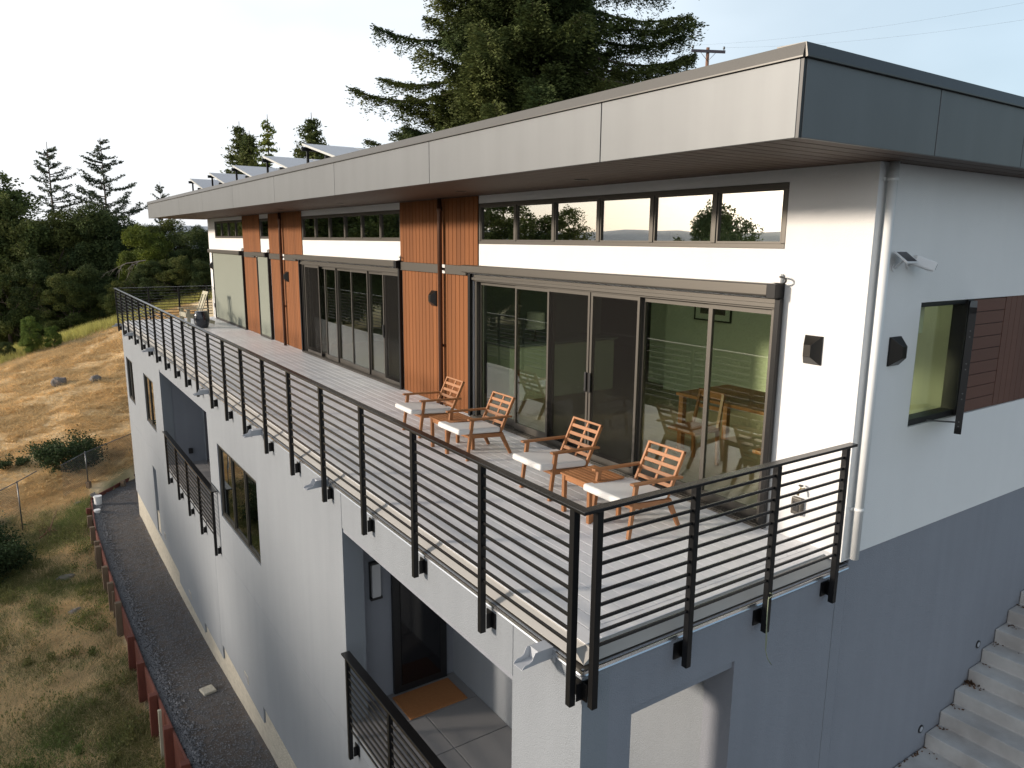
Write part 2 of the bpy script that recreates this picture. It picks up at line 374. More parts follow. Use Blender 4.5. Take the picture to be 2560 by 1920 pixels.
# lower storeys
low_w = [(21.74, 23.15, -2.47, -1.10, 2), (17.82, 19.49, -2.47, -1.08, 2), (7.917, 10.528, -2.442, -1.034, 3)]
m = MB()
holes = [w[:4] for w in low_w] + [(11.27, 16.59, -3.06, -0.56), (0.815, 4.29, -3.06, -0.56), (18.60, 19.20, -5.70, -3.73)]
def bottom_at(y):
    for a, z in ((8.33, -5.16), (11.3, -5.47), (13.05, -5.78), (16.0, -6.03), (30, -5.76)):
        if y < a: return z
steps = [(-0.0, 8.33, -5.16), (8.33, 11.3, -5.47), (11.3, 13.05, -5.78), (13.05, 16.0, -6.03), (16.0, YF, -5.76)]
hh = list(holes) + [(a, b, -7.0, z) for a, b, z in steps]
grid_wall(m, 'x', 0.0, 0.24, 0.0, YF, -6.9, -0.09, hh)
m.build("lower_wall", M['lgrey'], house)
m = MB()
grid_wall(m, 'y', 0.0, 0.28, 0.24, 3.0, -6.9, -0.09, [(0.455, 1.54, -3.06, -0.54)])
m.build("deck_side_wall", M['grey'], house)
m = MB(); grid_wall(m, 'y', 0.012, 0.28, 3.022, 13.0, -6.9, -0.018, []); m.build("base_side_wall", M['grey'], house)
m = MB(); m.box(3.001, 3.021, 0.03, 0.28, -6.9, -0.02); m.build("joint_strip", M['darkframe'], house)
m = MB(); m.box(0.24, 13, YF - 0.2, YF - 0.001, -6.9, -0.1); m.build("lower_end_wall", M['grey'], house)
# drip screeds / control joints on the lower wall
m = MB()
m.box(-0.004, 0.0, 4.285, 4.293, -0.56, -0.10); m.box(-0.004, 0.0, 0.810, 0.818, -0.56, -0.10)
m.box(-0.002, 0.0, 0.2, 11.0, -3.26, -3.252); m.box(-0.002, 0.0, 11.0, YF, -3.26, -3.252)
m.box(-0.002, 0.0, 11.40, 11.408, -5.7, -3.28); m.box(2.846, 2.852, -0.004, 0.0, -6.5, -0.12)
m.build("control_joint", M['lgrey'], house)
# concrete footing with a wavy foot, standing just behind the stucco face
m = MB(); m.box(0.03, 0.24, -0.0, YF, -7.2, -5.1)
fo = m.build("footing", M['footing'], house)
m = MB(); m.prism([(0.0, -7.2), (0.03, -7.2), (0.03, -6.02)], 'y', 6, YF)
# small vents in the wall
vents = [(17.93, -5.42), (14.65, -5.78), (9.40, -5.18)]
for vy, vz in vents:
    m = MB(); m.box(-0.006, 0.0, vy - 0.13, vy + 0.13, vz - 0.09, vz + 0.07)
    v = m.build("wall_vent", M['footing'], house)
    m = MB()
    for k in range(5): m.box(-0.010, -0.006, vy - 0.11, vy + 0.11, vz - 0.075 + k * 0.028, vz - 0.062 + k * 0.028)
    m.build("vent_slat", M['grey'], v)

# slot doorway low in the wall
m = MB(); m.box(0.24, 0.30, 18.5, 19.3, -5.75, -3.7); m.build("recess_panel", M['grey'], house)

# ---- lower windows (frame + sliding panes)
def window_x(pos, y0, y1, z0, z1, n, glass, fmat, depth=0.05, fw=0.05, inset=0.05, parent=house, name="window", splits=None, sash=0.035):
    f = MB(); x0 = pos + inset; x1 = x0 + depth
    f.box(x0, x1, y0, y1, z0, z0 + fw); f.box(x0, x1, y0, y1, z1 - fw, z1)
    f.box(x0, x1, y0, y0 + fw, z0 + fw, z1 - fw); f.box(x0, x1, y1 - fw, y1, z0 + fw, z1 - fw)
    ys = splits or [y0 + (y1 - y0) * k / n for k in range(n + 1)]
    for y in ys[1:-1]: f.box(x0, x1, y - fw * 0.55, y + fw * 0.55, z0 + fw, z1 - fw)
    w = f.build(name, fmat, parent, bevel=0.004)
    for a, b in zip(ys[:-1], ys[1:]):
        a2 = a + fw * 0.55 + (fw * 0.45 if a == y0 else 0); b2 = b - fw * 0.55 - (fw * 0.45 if b == y1 else 0)
        s = MB(); sx0, sx1 = x0 + 0.012, x1 - 0.006
        s.box(sx0, sx1, a2, b2, z0 + fw, z0 + fw + sash); s.box(sx0, sx1, a2, b2, z1 - fw - sash, z1 - fw)
        s.box(sx0, sx1, a2, a2 + sash, z0 + fw + sash, z1 - fw - sash); s.box(sx0, sx1, b2 - sash, b2, z0 + fw + sash, z1 - fw - sash)
        s.build("sash", fmat, w)
        p = MB(); p.box(sx1 - 0.016, sx1 - 0.010, a2 + sash, b2 - sash, z0 + fw + sash, z1 - fw - sash)
        p.build("pane", glass, w)
    return w
for y0, y1, z0, z1, n in low_w:
    window_x(0.0, y0, y1, z0, z1, n, M['glasslow'], M['lowframe'], inset=0.02, fw=0.045, splits=[y0, 8.74, 9.62, y1] if n == 3 else None)
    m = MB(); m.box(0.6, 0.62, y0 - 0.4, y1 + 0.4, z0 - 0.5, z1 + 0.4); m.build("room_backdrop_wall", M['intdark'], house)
    m = MB(); yy = y0 + 0.08
    while yy < y0 + (0.55 if n == 3 else 0.3):     # gathered curtain
        m.box(0.16, 0.19, yy, yy + 0.03, z0 + 0.02, z1 - 0.02); m.box(0.185, 0.205, yy + 0.03, yy + 0.06, z0 + 0.02, z1 - 0.02); yy += 0.06
    m.build("curtain", M['shade'], house)

# ---- recessed balconies (floor, back wall, returns, ceiling)
def balcony(y0, y1, back, far_y, ret):
    m = MB(); m.box(0.02, back, y0 - 0.5 if y0 < 2 else y0, far_y, -3.30, -3.062); m.build("balcony_slab", M['lgrey'], house)
    m = MB(); xs = [0.0, 0.24, 0.84, back]; a0 = 0.28 if y0 < 2 else y0
    ys = [a0, 0.9, 1.55, 2.25, 2.92, 3.205, 3.92, far_y] if y0 < 2 else [a0 + (far_y - a0) * k / 7 for k in range(8)]
    if y0 < 2: ys = [a0, 1.1, 1.80, 2.50, 3.21, 3.92, far_y]
    for i in range(len(xs) - 1):
        for j in range(len(ys) - 1):
            if i == 0: 
                if ys[j + 1] < y0 or ys[j] > y1: continue
                m.box(xs[i] + 0.003, xs[i + 1], max(ys[j], y0) + 0.004, min(ys[j + 1], y1) - 0.004, -3.075, -3.05)
            else: m.box(xs[i] + 0.006, xs[i + 1] - 0.006, ys[j] + 0.006, ys[j + 1] - 0.006, -3.075, -3.05)
    m.build("paver_floor", M['tile'], house, bevel=0.003)
    m = MB(); m.box(back, back + 0.1, 0.28 if y0 < 2 else y0 - 0.1, far_y + 0.1, -3.3, -0.45); m.build("balcony_back_wall", M['lgrey'], house)
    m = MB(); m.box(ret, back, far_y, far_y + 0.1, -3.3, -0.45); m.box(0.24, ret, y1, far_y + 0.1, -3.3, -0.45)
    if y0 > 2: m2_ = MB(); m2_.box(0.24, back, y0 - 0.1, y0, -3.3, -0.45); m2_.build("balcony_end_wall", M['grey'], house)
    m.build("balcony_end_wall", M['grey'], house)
    m = MB(); m.box(0.24, back + 0.1, y0 - 0.6 if y0 < 2 else y0 - 0.1, far_y + 0.1, -0.45, -0.40); m.build("balcony_ceiling", M['lgrey'], house)
balcony(0.815, 4.29, 1.58, 4.55, 0.245)
balcony(11.27, 16.59, 0.95, 16.60, 0.245)
for (a, b) in ((0.815, 4.29), (11.27, 16.59)):
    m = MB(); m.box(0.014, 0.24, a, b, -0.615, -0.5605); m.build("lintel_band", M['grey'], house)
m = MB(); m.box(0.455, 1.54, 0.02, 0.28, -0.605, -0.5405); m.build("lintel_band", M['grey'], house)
# doors on the balconies
def dark_door(parent_name, boxf, boxg):
    m = MB(); m.box(*boxf); d = m.build(parent_name, M['darkframe'], house, bevel=0.004)
    m = MB(); m.box(*boxg); m.build("pane", M['blackglass'], d); return d
d = dark_door("balcony_door", (0.70, 1.46, 4.50, 4.548, -3.045, -0.5), (0.80, 1.36, 4.488, 4.497, -2.94, -0.6))
m = MB(); m.box(1.33, 1.35, 4.44, 4.487, -2.1, -1.9); m.build("handle", M['darkframe'], d)
dark_door("balcony_door", (0.90, 0.948, 12.0, 16.2, -3.045, -0.5), (0.888, 0.899, 12.1, 16.1, -2.95, -0.6))

# ---- band, cladding, downspouts on the upper wall
def boards_x(x, y0, y1, z0, z1, pitch=0.122, gap=0.010, matl=None, th=0.016):
    m = MB(); n = max(1, round((y1 - y0) / pitch)); p = (y1 - y0) / n
    for k in range(n): m.box(x - th, x - 0.001, y0 + k * p + gap / 2, y0 + (k + 1) * p - gap / 2, z0, z1)
    return m
for (y0, y1, ya, yb) in ((6.012, 8.618, 6.30, 8.555), (13.875, 16.515, 14.06, 16.43), (17.355, 19.095, 17.62, 19.07)):
    m = MB(); m.box(XW - 0.002, XW - 0.0005, y0, y1, 2.30, ZS - 0.001); m.build("cladding_backing", M['darkframe'], house)
    boards_x(XW - 0.003, y0, y1, 2.29, ZS - 0.004).build("wood_cladding", M['wood'], house, bevel=0.002, seg=1)
    m = MB(); m.box(XW - 0.002, XW - 0.0005, max(y0, ya - 0.1), yb, 0.003, 2.15); m.build("cladding_backing", M['darkframe'], house)
    boards_x(XW - 0.003, ya, yb, 0.012, 2.148).build("wood_cladding", M['wood'], house, bevel=0.002, seg=1)
for y0, y1 in ((6.31, 6.95), (7.19, 8.56), (14.3, 15.16), (15.46, 16.45), (17.9, 18.95)):
    m = MB(); m.box(XW - 0.055, XW - 0.0025, y0, y1, 2.148, 2.289); m.build("trim_band", M['bronze'], house, bevel=0.004)
for yd in (7.05, 15.30):
    m = MB(); m.tube([(XW - 0.085, yd, 0.004), (XW - 0.085, yd, ZS - 0.2), (XW - 0.085, yd, ZS)], 0.037, 14)
    o = m.build("downspout", M['copper'], house)
    m = MB(); m.tube([(XW - 0.085, yd, ZS - 0.19), (XW - 0.085, yd, ZS - 0.13)], 0.043, 14)
    for zb in (2.22, 1.0): m.box(XW - 0.05, XW - 0.022, yd - 0.06, yd + 0.06, zb - 0.02, zb + 0.02)
    m.build("pipe_strap", M['copper'], o)
m = MB(); m.tube([(2.985, -0.055, -0.02), (2.985, -0.055, 3.299)], 0.038, 18); o = m.build("rain_pipe", M['pipe'], house)
m = MB()
for zb in (3.17, 0.43): m.tube([(2.985, -0.055, zb - 0.015), (2.985, -0.055, zb + 0.015)], 0.043, 18); m.box(2.93, 3.04, -0.02, -0.001, zb - 0.012, zb + 0.012)
m.build("pipe_strap", M['pipe'], o)

# ---- clerestory windows
for y0, y1, z0, z1, n in clere:
    spl = [0.81, 1.633, 2.487, 3.36, 4.226, 5.082, 6.01] if y0 < 1 else None
    window_x(XW, y0, y1, z0, z1, n, M['glassup'], M['bronze'], inset=-0.004, fw=0.046, depth=0.055, sash=0.018, splits=spl)

# ---- sliding glass doors
def sliding_door(y0, y1, edges, screens, handles, name="sliding_door"):
    f = MB(); x0, x1 = XW - 0.02, XW + 0.12
    f.box(x0, x1, y0, y1, 2.07, 2.168); f.box(x0 - 0.03, x0, y0, y1, 2.09, 2.13); f.box(x0 + 0.0, x1, y0, y0 + 0.055, 0.022, 2.07)
    f.box(x0 + 0.02, x1, y1 - 0.055, y1, 0.022, 2.07)
    d = f.build(name, M['bronze'], house, bevel=0.004)
    m = MB()
    m.box(x0 - 0.06, x1, y0, y1, 0.003, 0.021)
    for k in range(3): m.box(x0 - 0.045 + k * 0.05, x0 - 0.03 + k * 0.05, y0, y1, 0.021, 0.034)
    m.build("track", M['bronze'], d)
    for i, (a, b) in enumerate(zip(edges[:-1], edges[1:])):
        off = 0.03 + 0.032 * (i % 2) + (0.02 if i in (0, len(edges) - 2) else 0)
        s = MB(); sx0, sx1 = XW + off - 0.02, XW + off + 0.016; st = 0.030
        s.box(sx0, sx1, a, b, 0.036, 0.13); s.box(sx0, sx1, a, b, 2.02, 2.069)
        s.box(sx0, sx1, a, a + st, 0.13, 2.02); s.box(sx0, sx1, b - st, b, 0.13, 2.02)
        s.build("door_leaf", M['bronze'], d)
        p = MB(); p.box(sx1 - 0.02, sx1 - 0.014, a + st, b - st, 0.13, 2.02); p.build("pane", M['glass'], d)
    for a, b in screens:
        s = MB(); sx0, sx1 = XW - 0.012, XW + 0.004; st = 0.035
        s.box(sx0, sx1, a, b, 0.036, 0.10); s.box(sx0, sx1, a, b, 2.03, 2.069); s.box(sx0, sx1, a, a + st, 0.10, 2.03); s.box(sx0, sx1, b - st, b, 0.10, 2.03)
        s.build("screen_frame", M['bronze'], d)
        p = MB(); p.box(sx0 + 0.006, sx0 + 0.008, a + st, b - st, 0.10, 2.03); p.build("screen_mesh", M['screen'], d)
    for y in handles:
        h = MB(); h.box(XW - 0.035, XW - 0.012, y - 0.018, y + 0.018, 0.86, 1.10); h.build("handle", M['darkframe'], d, bevel=0.004)
    return d
sliding_door(0.83, 6.14, [0.885, 1.64, 2.60, 3.44, 4.27, 5.07, 6.08], [(2.60, 3.43), (3.45, 4.30)], [3.40, 3.48])
sliding_door(8.62, 14.0, [8.68, 9.42, 10.18, 11.03, 11.87, 12.55, 13.94], [(8.69, 9.42), (12.85, 13.80)], [9.40])
for a, b in ((16.55, 17.52), (19.15, 22.95)):
    sliding_door(a, b, [a + .055] + ([(a + b) / 2] if b - a > 2 else []) + [b - .055], [], [])

# ---- roof, soffit, fascia
FX, FY, FL = 1.20, -0.45, 24.47
m = MB()
SX0, SX1, SY0, SY1 = 4.3, 6.5, 1.2, 5.6
for (xa_, xb_, ya_, yb_) in ((FX + 0.03, SX0, FY + 0.03, FL - 0.03), (SX1, 13.6, FY + 0.03, FL - 0.03), (SX0, SX1, FY + 0.03, SY0), (SX0, SX1, SY1, FL - 0.03)): m.box(xa_, xb_, ya_, yb_, 3.32, 3.70)
m.build("roof", M['roof'], house)
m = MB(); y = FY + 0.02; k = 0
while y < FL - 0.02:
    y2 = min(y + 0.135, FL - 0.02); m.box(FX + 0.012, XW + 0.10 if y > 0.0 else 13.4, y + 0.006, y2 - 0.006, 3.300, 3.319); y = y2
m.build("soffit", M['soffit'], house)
sk = MB(); sk.box(SX0 - 0.03, SX1 + 0.03, SY0 - 0.03, SY0, 3.705, 3.78); sk.box(SX0 - 0.03, SX1 + 0.03, SY1, SY1 + 0.03, 3.705, 3.78); sk.box(SX0 - 0.03, SX0, SY0, SY1, 3.705, 3.78); sk.box(SX1, SX1 + 0.03, SY0, SY1, 3.705, 3.78)  # unseen roof opening, added to bring more daylight into the dining room
sk = sk.build("added_skylight", M['bronze'], house)
m = MB(); m.box(SX0, SX1, SY0, SY1, 3.765, 3.775); m.build("pane", M['glass'], sk)
m = MB(); m.box(FX + 0.02, XW + 0.1, FY + 0.03, FL - 0.03, 3.3192, 3.3198); m.box(XW + 0.1, 13.4, FY + 0.03, 0.1, 3.3192, 3.3198); m.build("soffit_backing", M['darkframe'], house)
joints = [FY] + [1.39 + 2.95 * k for k in range(8)] + [FL]
for a, b in zip(joints[:-1], joints[1:]):
    m = MB(); m.box(FX, FX + 0.025, a + (0.03 if a == FY else 0.005), b - 0.005, 3.296, 3.750); m.build("fascia_panel", M['fascia'], house, bevel=0.002, seg=1)
jx = [FX, 2.80, 4.18, 5.56, 6.94, 8.3, 9.7, 11.1, 13.5]
for a, b in zip(jx[:-1], jx[1:]):
    m = MB(); m.box(a + (0.028 if a == FX else 0.006), b - 0.006, FY, FY + 0.025, 3.296, 3.750); m.build("fascia_panel", M['fascia'], house, bevel=0.002, seg=1)
m = MB(); m.box(FX, FX + 0.024, FY + 0.004, FY + 0.026, 3.294, 3.749); m.build("corner_trim", M['darkframe'], house)
m = MB(); m.box(FX + 0.026, FX + 0.03, FY + 0.03, FL, 3.297, 3.75); m.box(FX + 0.03, 13.5, FY + 0.026, FY + 0.03, 3.297, 3.75); m.build("fascia_backing", M['darkframe'], house)
m = MB()
m.prism([(FX - 0.022, 3.753), (FX - 0.022, 3.762), (FX - 0.006, 3.836), (FX + 0.20, 3.842), (FX + 0.20, 3.752), (FX - 0.012, 3.752)], 'y', FY + 0.0, FL + 0.02)
m.build("roof_cap", M['cap'], house)
m = MB(); m.prism([(FY - 0.022, 3.754), (FY - 0.022, 3.763), (FY - 0.006, 3.838), (FY + 0.20, 3.844), (FY + 0.20, 3.753), (FY - 0.012, 3.753)], 'x', FX - 0.006, 13.6)
m.build("roof_cap", M['cap'], house)
for (x, y), where in zip([(2.2, 2.85), (2.2, 5.35), (2.2, 9.65), (2.2, 13.2)], ["over the middle of the six bright reflecting windows", "over the end of the six window row beside the wood cladding", "over the middle row of dark windows", "over the far end of the middle row of dark windows"]):
    m = MB(); m.tube([(x, y, 3.293), (x, y, 3.30)], 0.075, 20); m.tube([(x, y, 3.291), (x, y, 3.293)], 0.05, 16, mi=1)
    tag(m.build("recessed_light", [M['bronze'], M['darkframe']]), "round recessed soffit light " + where, "light", "recessed lights along the soffit")

# ---- deck
m = MB(); m.box(0.135, XW - 0.06, 0.135, YF - 0.03, -0.30, -0.032); m.build("deck_structure", M['darkframe'], house)
m = MB(); m.box(0.262, XW - 0.066, 0.262, YF - 0.06, -0.0315, -0.006); m.build("deck_seam", M['deckseam'], house)
m = MB(); nb = 19; x0, x1 = 0.262, XW - 0.065; p = (x1 - x0) / nb
rb = random.Random(3)
for k in range(nb):
    y = 0.262; off = rb.uniform(0.8, 4.5)
    while y < YF - 0.05:
        y2 = min(y + off, YF - 0.04); m.box(x0 + k * p + 0.0025, x0 + (k + 1) * p - 0.0025, y + 0.0015, y2 - 0.0015, -0.0055, 0.0)
        y = y2; off = 4.88
m.box(XW - 0.064, XW - 0.001, 0.05, YF - 0.04, -0.026, 0.001)
m.build("deck_board", M['deck'], house, bevel=0.003, seg=1)
m = MB(); m.box(0.12, 0.258, 0.12, YF - 0.04, -0.026, 0.001); m.box(0.262, XW - 0.065, 0.12, 0.258, -0.026, 0.001)
m.build("picture_frame_board", M['deck'], house, bevel=0.003, seg=1)
m = MB()      # edge board under the boards, then a sloped metal coping with a bright drip edge
m.prism([(0.119, -0.002), (0.118, -0.012), (0.026, -0.074), (0.026, -0.080), (0.134, -0.080), (0.134, -0.002)], 'y', 0.0261, YF - 0.05)
m.prism([(0.119, -0.002), (0.118, -0.012), (0.026, -0.074), (0.026, -0.080), (0.118, -0.080), (0.118, -0.03)], 'x', 0.120, XW)
m.prism([(0.119, -0.002), (0.118, -0.012), (0.026, -0.074), (0.026, -0.080), (0.118, -0.080), (0.118, -0.03)], 'x', 0.026, 0.119)
m.build("edge_board", M['deckedge'], house)
m = MB()
m.prism([(-0.012, -0.096), (0.024, -0.088), (0.127, -0.088), (0.127, -0.098), (-0.012, -0.103)], 'y', -0.012, YF + 0.01)
m.prism([(-0.012, -0.0965), (0.0245, -0.0885), (0.1275, -0.0885), (0.1275, -0.0985), (-0.012, -0.1035)], 'x', -0.011, XW + 0.1)
m.build("coping", M['bronze'], house)
m = MB(); m.box(-0.016, -0.0125, -0.016, YF + 0.01, -0.122, -0.094); m.box(-0.0124, XW + 0.1, -0.016, -0.0125, -0.122, -0.094)
m.prism([(-0.022, -0.124), (-0.004, -0.130), (-0.001, -0.116), (-0.014, -0.112)], 'y', -0.016, YF)
m.prism([(-0.022, -0.124), (-0.004, -0.130), (-0.001, -0.116), (-0.014, -0.112)], 'x', -0.016, XW + 0.1)
m.build("drip_edge", M['flash'], house)

# ---- side wall: window with its sash swung out, and brown boards
m = MB()
f0, f1 = 3.735, 4.69
m.box(f0, f1, 0.02, 0.14, 1.041, 1.10); m.box(f0, f1, 0.02, 0.14, 2.12, 2.164); m.box(f0, f0 + 0.045, 0.02, 0.14, 1.10, 2.12); m.box(f1 - 0.10, f1, 0.0, 0.14, 1.041, 2.164)
w = m.build("side_window", M['darkframe'], house, bevel=0.004)
m = MB(); m.box(f0 + 0.045, f1 - 0.1, 0.120, 0.126, 1.10, 2.12); m.build("pane", M['glass'], w)
m = MB(); m.box(f0 + 0.05, 4.10, 0.15, 0.155, 1.86, 2.12); m.build("blind", M['cushion'], w)
t = math.radians(24); dx = Vector((-math.cos(t), -math.sin(t), 0)); H = Vector((f1 - 0.01, -0.005, 0))
m = MB(); Z = Vector((0, 0, 1)); wd = 0.93
for za, zb in ((1.05, 1.11), (2.09, 2.15)): m.bar(H + Z * ((za + zb) / 2), H + dx * wd + Z * ((za + zb) / 2), 0.055, zb - za)
for s0 in (0.0, wd - 0.06): m.bar(H + dx * (s0 + 0.03) + Z * 1.05, H + dx * (s0 + 0.03) + Z * 2.15, 0.06, 0.055, up=dx.cross(Z))
sash = m.build("open_sash", M['darkframe'], w, bevel=0.004)
m = MB()
for zz in (1.12, 1.16, 1.36, 1.41, 1.62, 1.67, 1.9, 1.95): m.tube([H + dx * (wd + 0.001) + Z * zz, H + dx * (wd + 0.005) + Z * zz], 0.006, 8)
m.bar(H + dx * (wd * 0.5) + Z * 1.06, Vector((4.1, 0.03, 1.055)), 0.015, 0.012)
m.build("stay_arm", M['galv'], w)
m = MB(); m.bar(H + dx * 0.06 + Z * 1.6, H + dx * (wd - 0.06) + Z * 1.6, 0.008, 0.98); m.build("sash_pane", M['glass'], w)
m = MB(); nbd = 9
for k in range(nbd):
    z0_ = 1.045 + k * 0.1235; m.box(4.694, 5.375, 0.012, 0.03, z0_ + 0.003, min(z0_ + 0.1205, 2.162))
m.build("side_board", M['woodside'], house, bevel=0.002, seg=1)
m = MB(); x = 5.385
while x < 8.99: m.box(x + 0.003, min(x + 0.117, 8.99), 0.012, 0.03, 1.045, 2.162); x += 0.12
m.build("side_board", M['woodside'], house, bevel=0.002, seg=1)
m = MB(); m.box(4.70, 8.995, 0.031, 0.18, 1.042, 2.163); m.build("board_backing", M['darkframe'], house)

# ---- interior
m = MB(); m.box(3.07, 12.8, 0.2, YF - 0.2, -0.08, 0.0); m.build("interior_floor", M['intfloor'], house)
m = MB()
for (xa_, xb_, ya_, yb_) in ((3.06, 4.3, 0.2, YF - 0.2), (6.5, 12.8, 0.2, YF - 0.2), (4.3, 6.5, 0.2, 1.2), (4.3, 6.5, 5.6, YF - 0.2)): m.box(xa_, xb_, ya_, yb_, 3.25, 3.318)  # ceiling left open under the added roof light
m.build("interior_ceiling", M['intwall'], house)
m = MB(); m.box(7.0, 7.15, 0.2, 6.2, 0.0, 3.25); m.build("interior_wall", M['intwall'], house)
m = MB(); m.box(10.2, 10.35, 6.2, YF - 0.2, 0.0, 3.25); m.box(3.1, 6.6, 7.55, 7.7, 0.0, 3.25)
m.box(3.1, 10.2, 14.9, 15.05, 0, 3.25); m.box(5.4, 5.55, 7.7, 14.9, 0, 3.25); m.box(5.4, 5.55, 15.05, YF - 0.2, 0, 3.25); m.build("interior_partition", M['intdark'], house)
m = MB(); m.box(7.3, 9.8, 6.25, 6.9, 0, 2.2); m.box(3.9, 6.2, 6.7, 7.4, 0, 0.92); m.build("kitchen_cabinet", M['intwall'], house)
m = MB(); m.box(3.86, 6.24, 6.66, 7.44, 0.92, 0.96); m.build("counter_top", M['lgrey'], house)

# picture on the wall
t = thing("framed_picture", "large framed dark pattern print with pale mount on the green lit wall indoors", "picture", (6.97, 5.12, 1.35))
m = MB(); a = 0.40; h = 0.78
m.box(-0.0, 0.025, -a, a, 0, 0.025); m.box(0, 0.025, -a, a, h - 0.025, h); m.box(0, 0.025, -a, -a + 0.025, 0.025, h - 0.025); m.box(0, 0.025, a - 0.025, a, 0.025, h - 0.025)
m.build("frame", M['darkframe'], t)
m = MB(); m.box(0.012, 0.02, -a + 0.025, a - 0.025, 0.025, h - 0.025); m.build("mount", M['intwall'], t)
m = MB(); m.box(0.006, 0.0115, -0.27, 0.27, 0.12, 0.66)
pm = mat("print_pattern", (0.10, 0.09, 0.08), 0.8, 0.55, 14); m.build("print", pm, t)
# dining table and chairs inside
t = thing("dining_table", "wooden dining table standing indoors behind the big glass door", "table", (4.7, 2.3, 0))
m = MB(); m.box(-0.5, 0.5, -0.95, 0.95, 0.71, 0.75); m.build("table_top", M['intwood'], t, bevel=0.006)
for sx in (-1, 1):
    for sy in (-1, 1): m = MB(); m.box(sx * 0.44 - 0.035, sx * 0.44 + 0.035, sy * 0.88 - 0.035, sy * 0.88 + 0.035, 0, 0.71); m.build("leg", M['intwood'], t)
def din_chair(x, y, rz, lab):
    t = thing("dining_chair", lab, "chair", (x, y, 0), rz, "dining chairs around the indoor table")
    m = MB(); m.box(-0.22, 0.22, -0.22, 0.22, 0.43, 0.47); m.build("seat", M['intwood'], t, bevel=0.008)
    for sx in (-1, 1):
        m = MB(); m.bar((sx * 0.19, 0.19, 0), (sx * 0.19, 0.19, 0.43), 0.035, 0.035); m.build("leg", M['intwood'], t)
        m = MB(); m.bar((sx * 0.19, -0.23, 0), (sx * 0.19, -0.20, 0.45), 0.035, 0.035); m.bar((sx * 0.19, -0.20, 0.45), (sx * 0.18, -0.29, 0.88), 0.035, 0.03); m.build("leg", M['intwood'], t)
    m = MB(); m.bar((-0.2, -0.285, 0.84), (0.2, -0.285, 0.84), 0.025, 0.09); m.bar((-0.2, -0.26, 0.68), (0.2, -0.26, 0.68), 0.02, 0.05); m.build("backrest", M['intwood'], t)
    return t
din_chair(3.85, 1.35, -PI / 2 + PI, "wooden dining chair by the glass door, at the house corner end of the indoor table")
din_chair(3.85, 2.6, -PI / 2 + PI, "wooden dining chair by the glass door, at the middle of the indoor table")
din_chair(5.5, 1.9, PI / 2, "wooden dining chair on the inner side of the indoor table, facing the terrace")
t = thing("table_lamp", "pale drum shade table lamp on the kitchen counter indoors", "lamp", (4.6, 6.95, 0.96))
m = MB(); m.tube([(0, 0, 0), (0, 0, 0.02), (0, 0, 0.25)], [0.08, 0.02, 0.012], 14); m.build("lamp_base", M['bronze'], t)
m = MB(); m.tube([(0, 0, 0.22), (0, 0, 0.50)], [0.17, 0.15], 22, caps=False); m.build("lamp_shade", M['cushion'], t)

# ================================================================ RAILINGS
def post(parent, x, y, z0, top, side, bracket=True):
    """a square post of the railing fixed to the outside of the slab; side = 'x' (long side) or 'y'"""
    m = MB(); h = 0.024
    m.box(x - h, x + h, y - h, y + h, z0, top)
    p = m.build("post", M['black'], parent, bevel=0.003)
    m = MB()
    if side == 'x': m.box(x + h + 0.001, -0.001 if x < 0 else x + 0.08, y - 0.032, y - 0.026, z0 + 0.03, z0 + 0.155); m.box(-0.012, -0.002, y - 0.075, y + 0.05, z0 + 0.03, z0 + 0.155)
    elif side == 'y': m.box(x - 0.05, x + 0.07, -0.012, -0.002, z0 + 0.03, z0 + 0.155); m.box(x + 0.026, x + 0.032, y + h + 0.001, -0.013, z0 + 0.03, z0 + 0.155)
    if m.v:
        for zz in (0.06, 0.125): m.tube([(-0.016, y - 0.06, z0 + zz), (-0.012, y - 0.06, z0 + zz)] if side == 'x' else [(x + 0.056, -0.016, z0 + zz), (x + 0.056, -0.012, z0 + zz)], 0.008, 8)
        m.build("bracket", M['black'], p)
    return p
ys = [0.018, 1.12, 2.26, 3.42, 4.58, 5.75, 6.91, 8.07, 9.20, 10.28, 11.46, 12.58, 13.74, 14.94, 16.14, 17.33, 18.57, 19.80, 21.07, 22.30, 23.54]
rail = thing("terrace_railing", "long black horizontal bar railing around the upper wooden terrace", "railing", (0, 0, 0))
XP = -0.085
for y in ys: post(rail, XP, y, -0.32, 1.048, 'x')
xs = [0.018, 0.89, 1.77, 2.655]
for x in xs: post(rail, x, XP, -0.32, 1.048, 'y')
for x in (0.88, 1.80, 2.70): post(rail, x, 23.58, -0.2, 1.048, 'n')
m = MB()
m.prism([(-0.141, -0.141), (2.72, -0.141), (2.72, -0.072), (-0.072, -0.072), (-0.072, 23.50), (2.86, 23.50), (2.86, 23.565), (-0.141, 23.565)], 'z', 1.048, 1.07)
m.build("top_rail", M['bar'], rail, bevel=0.003)
for k in range(10):
    z = 0.957 - 0.0935 * k
    m = MB(); m.box(XP - 0.008, XP + 0.008, 0.0, 23.54, z - 0.011, z + 0.011); m.build("rail_bar", M['bar'], rail, bevel=0.002, seg=1)
    m = MB(); m.box(0.0, 2.66, XP - 0.008, XP + 0.008, z - 0.011, z + 0.011); m.build("rail_bar", M['bar'], rail, bevel=0.002, seg=1)
    m = MB(); m.box(0.0, 2.84, 23.572, 23.588, z - 0.011, z + 0.011); m.build("rail_bar", M['bar'], rail, bevel=0.002, seg=1)
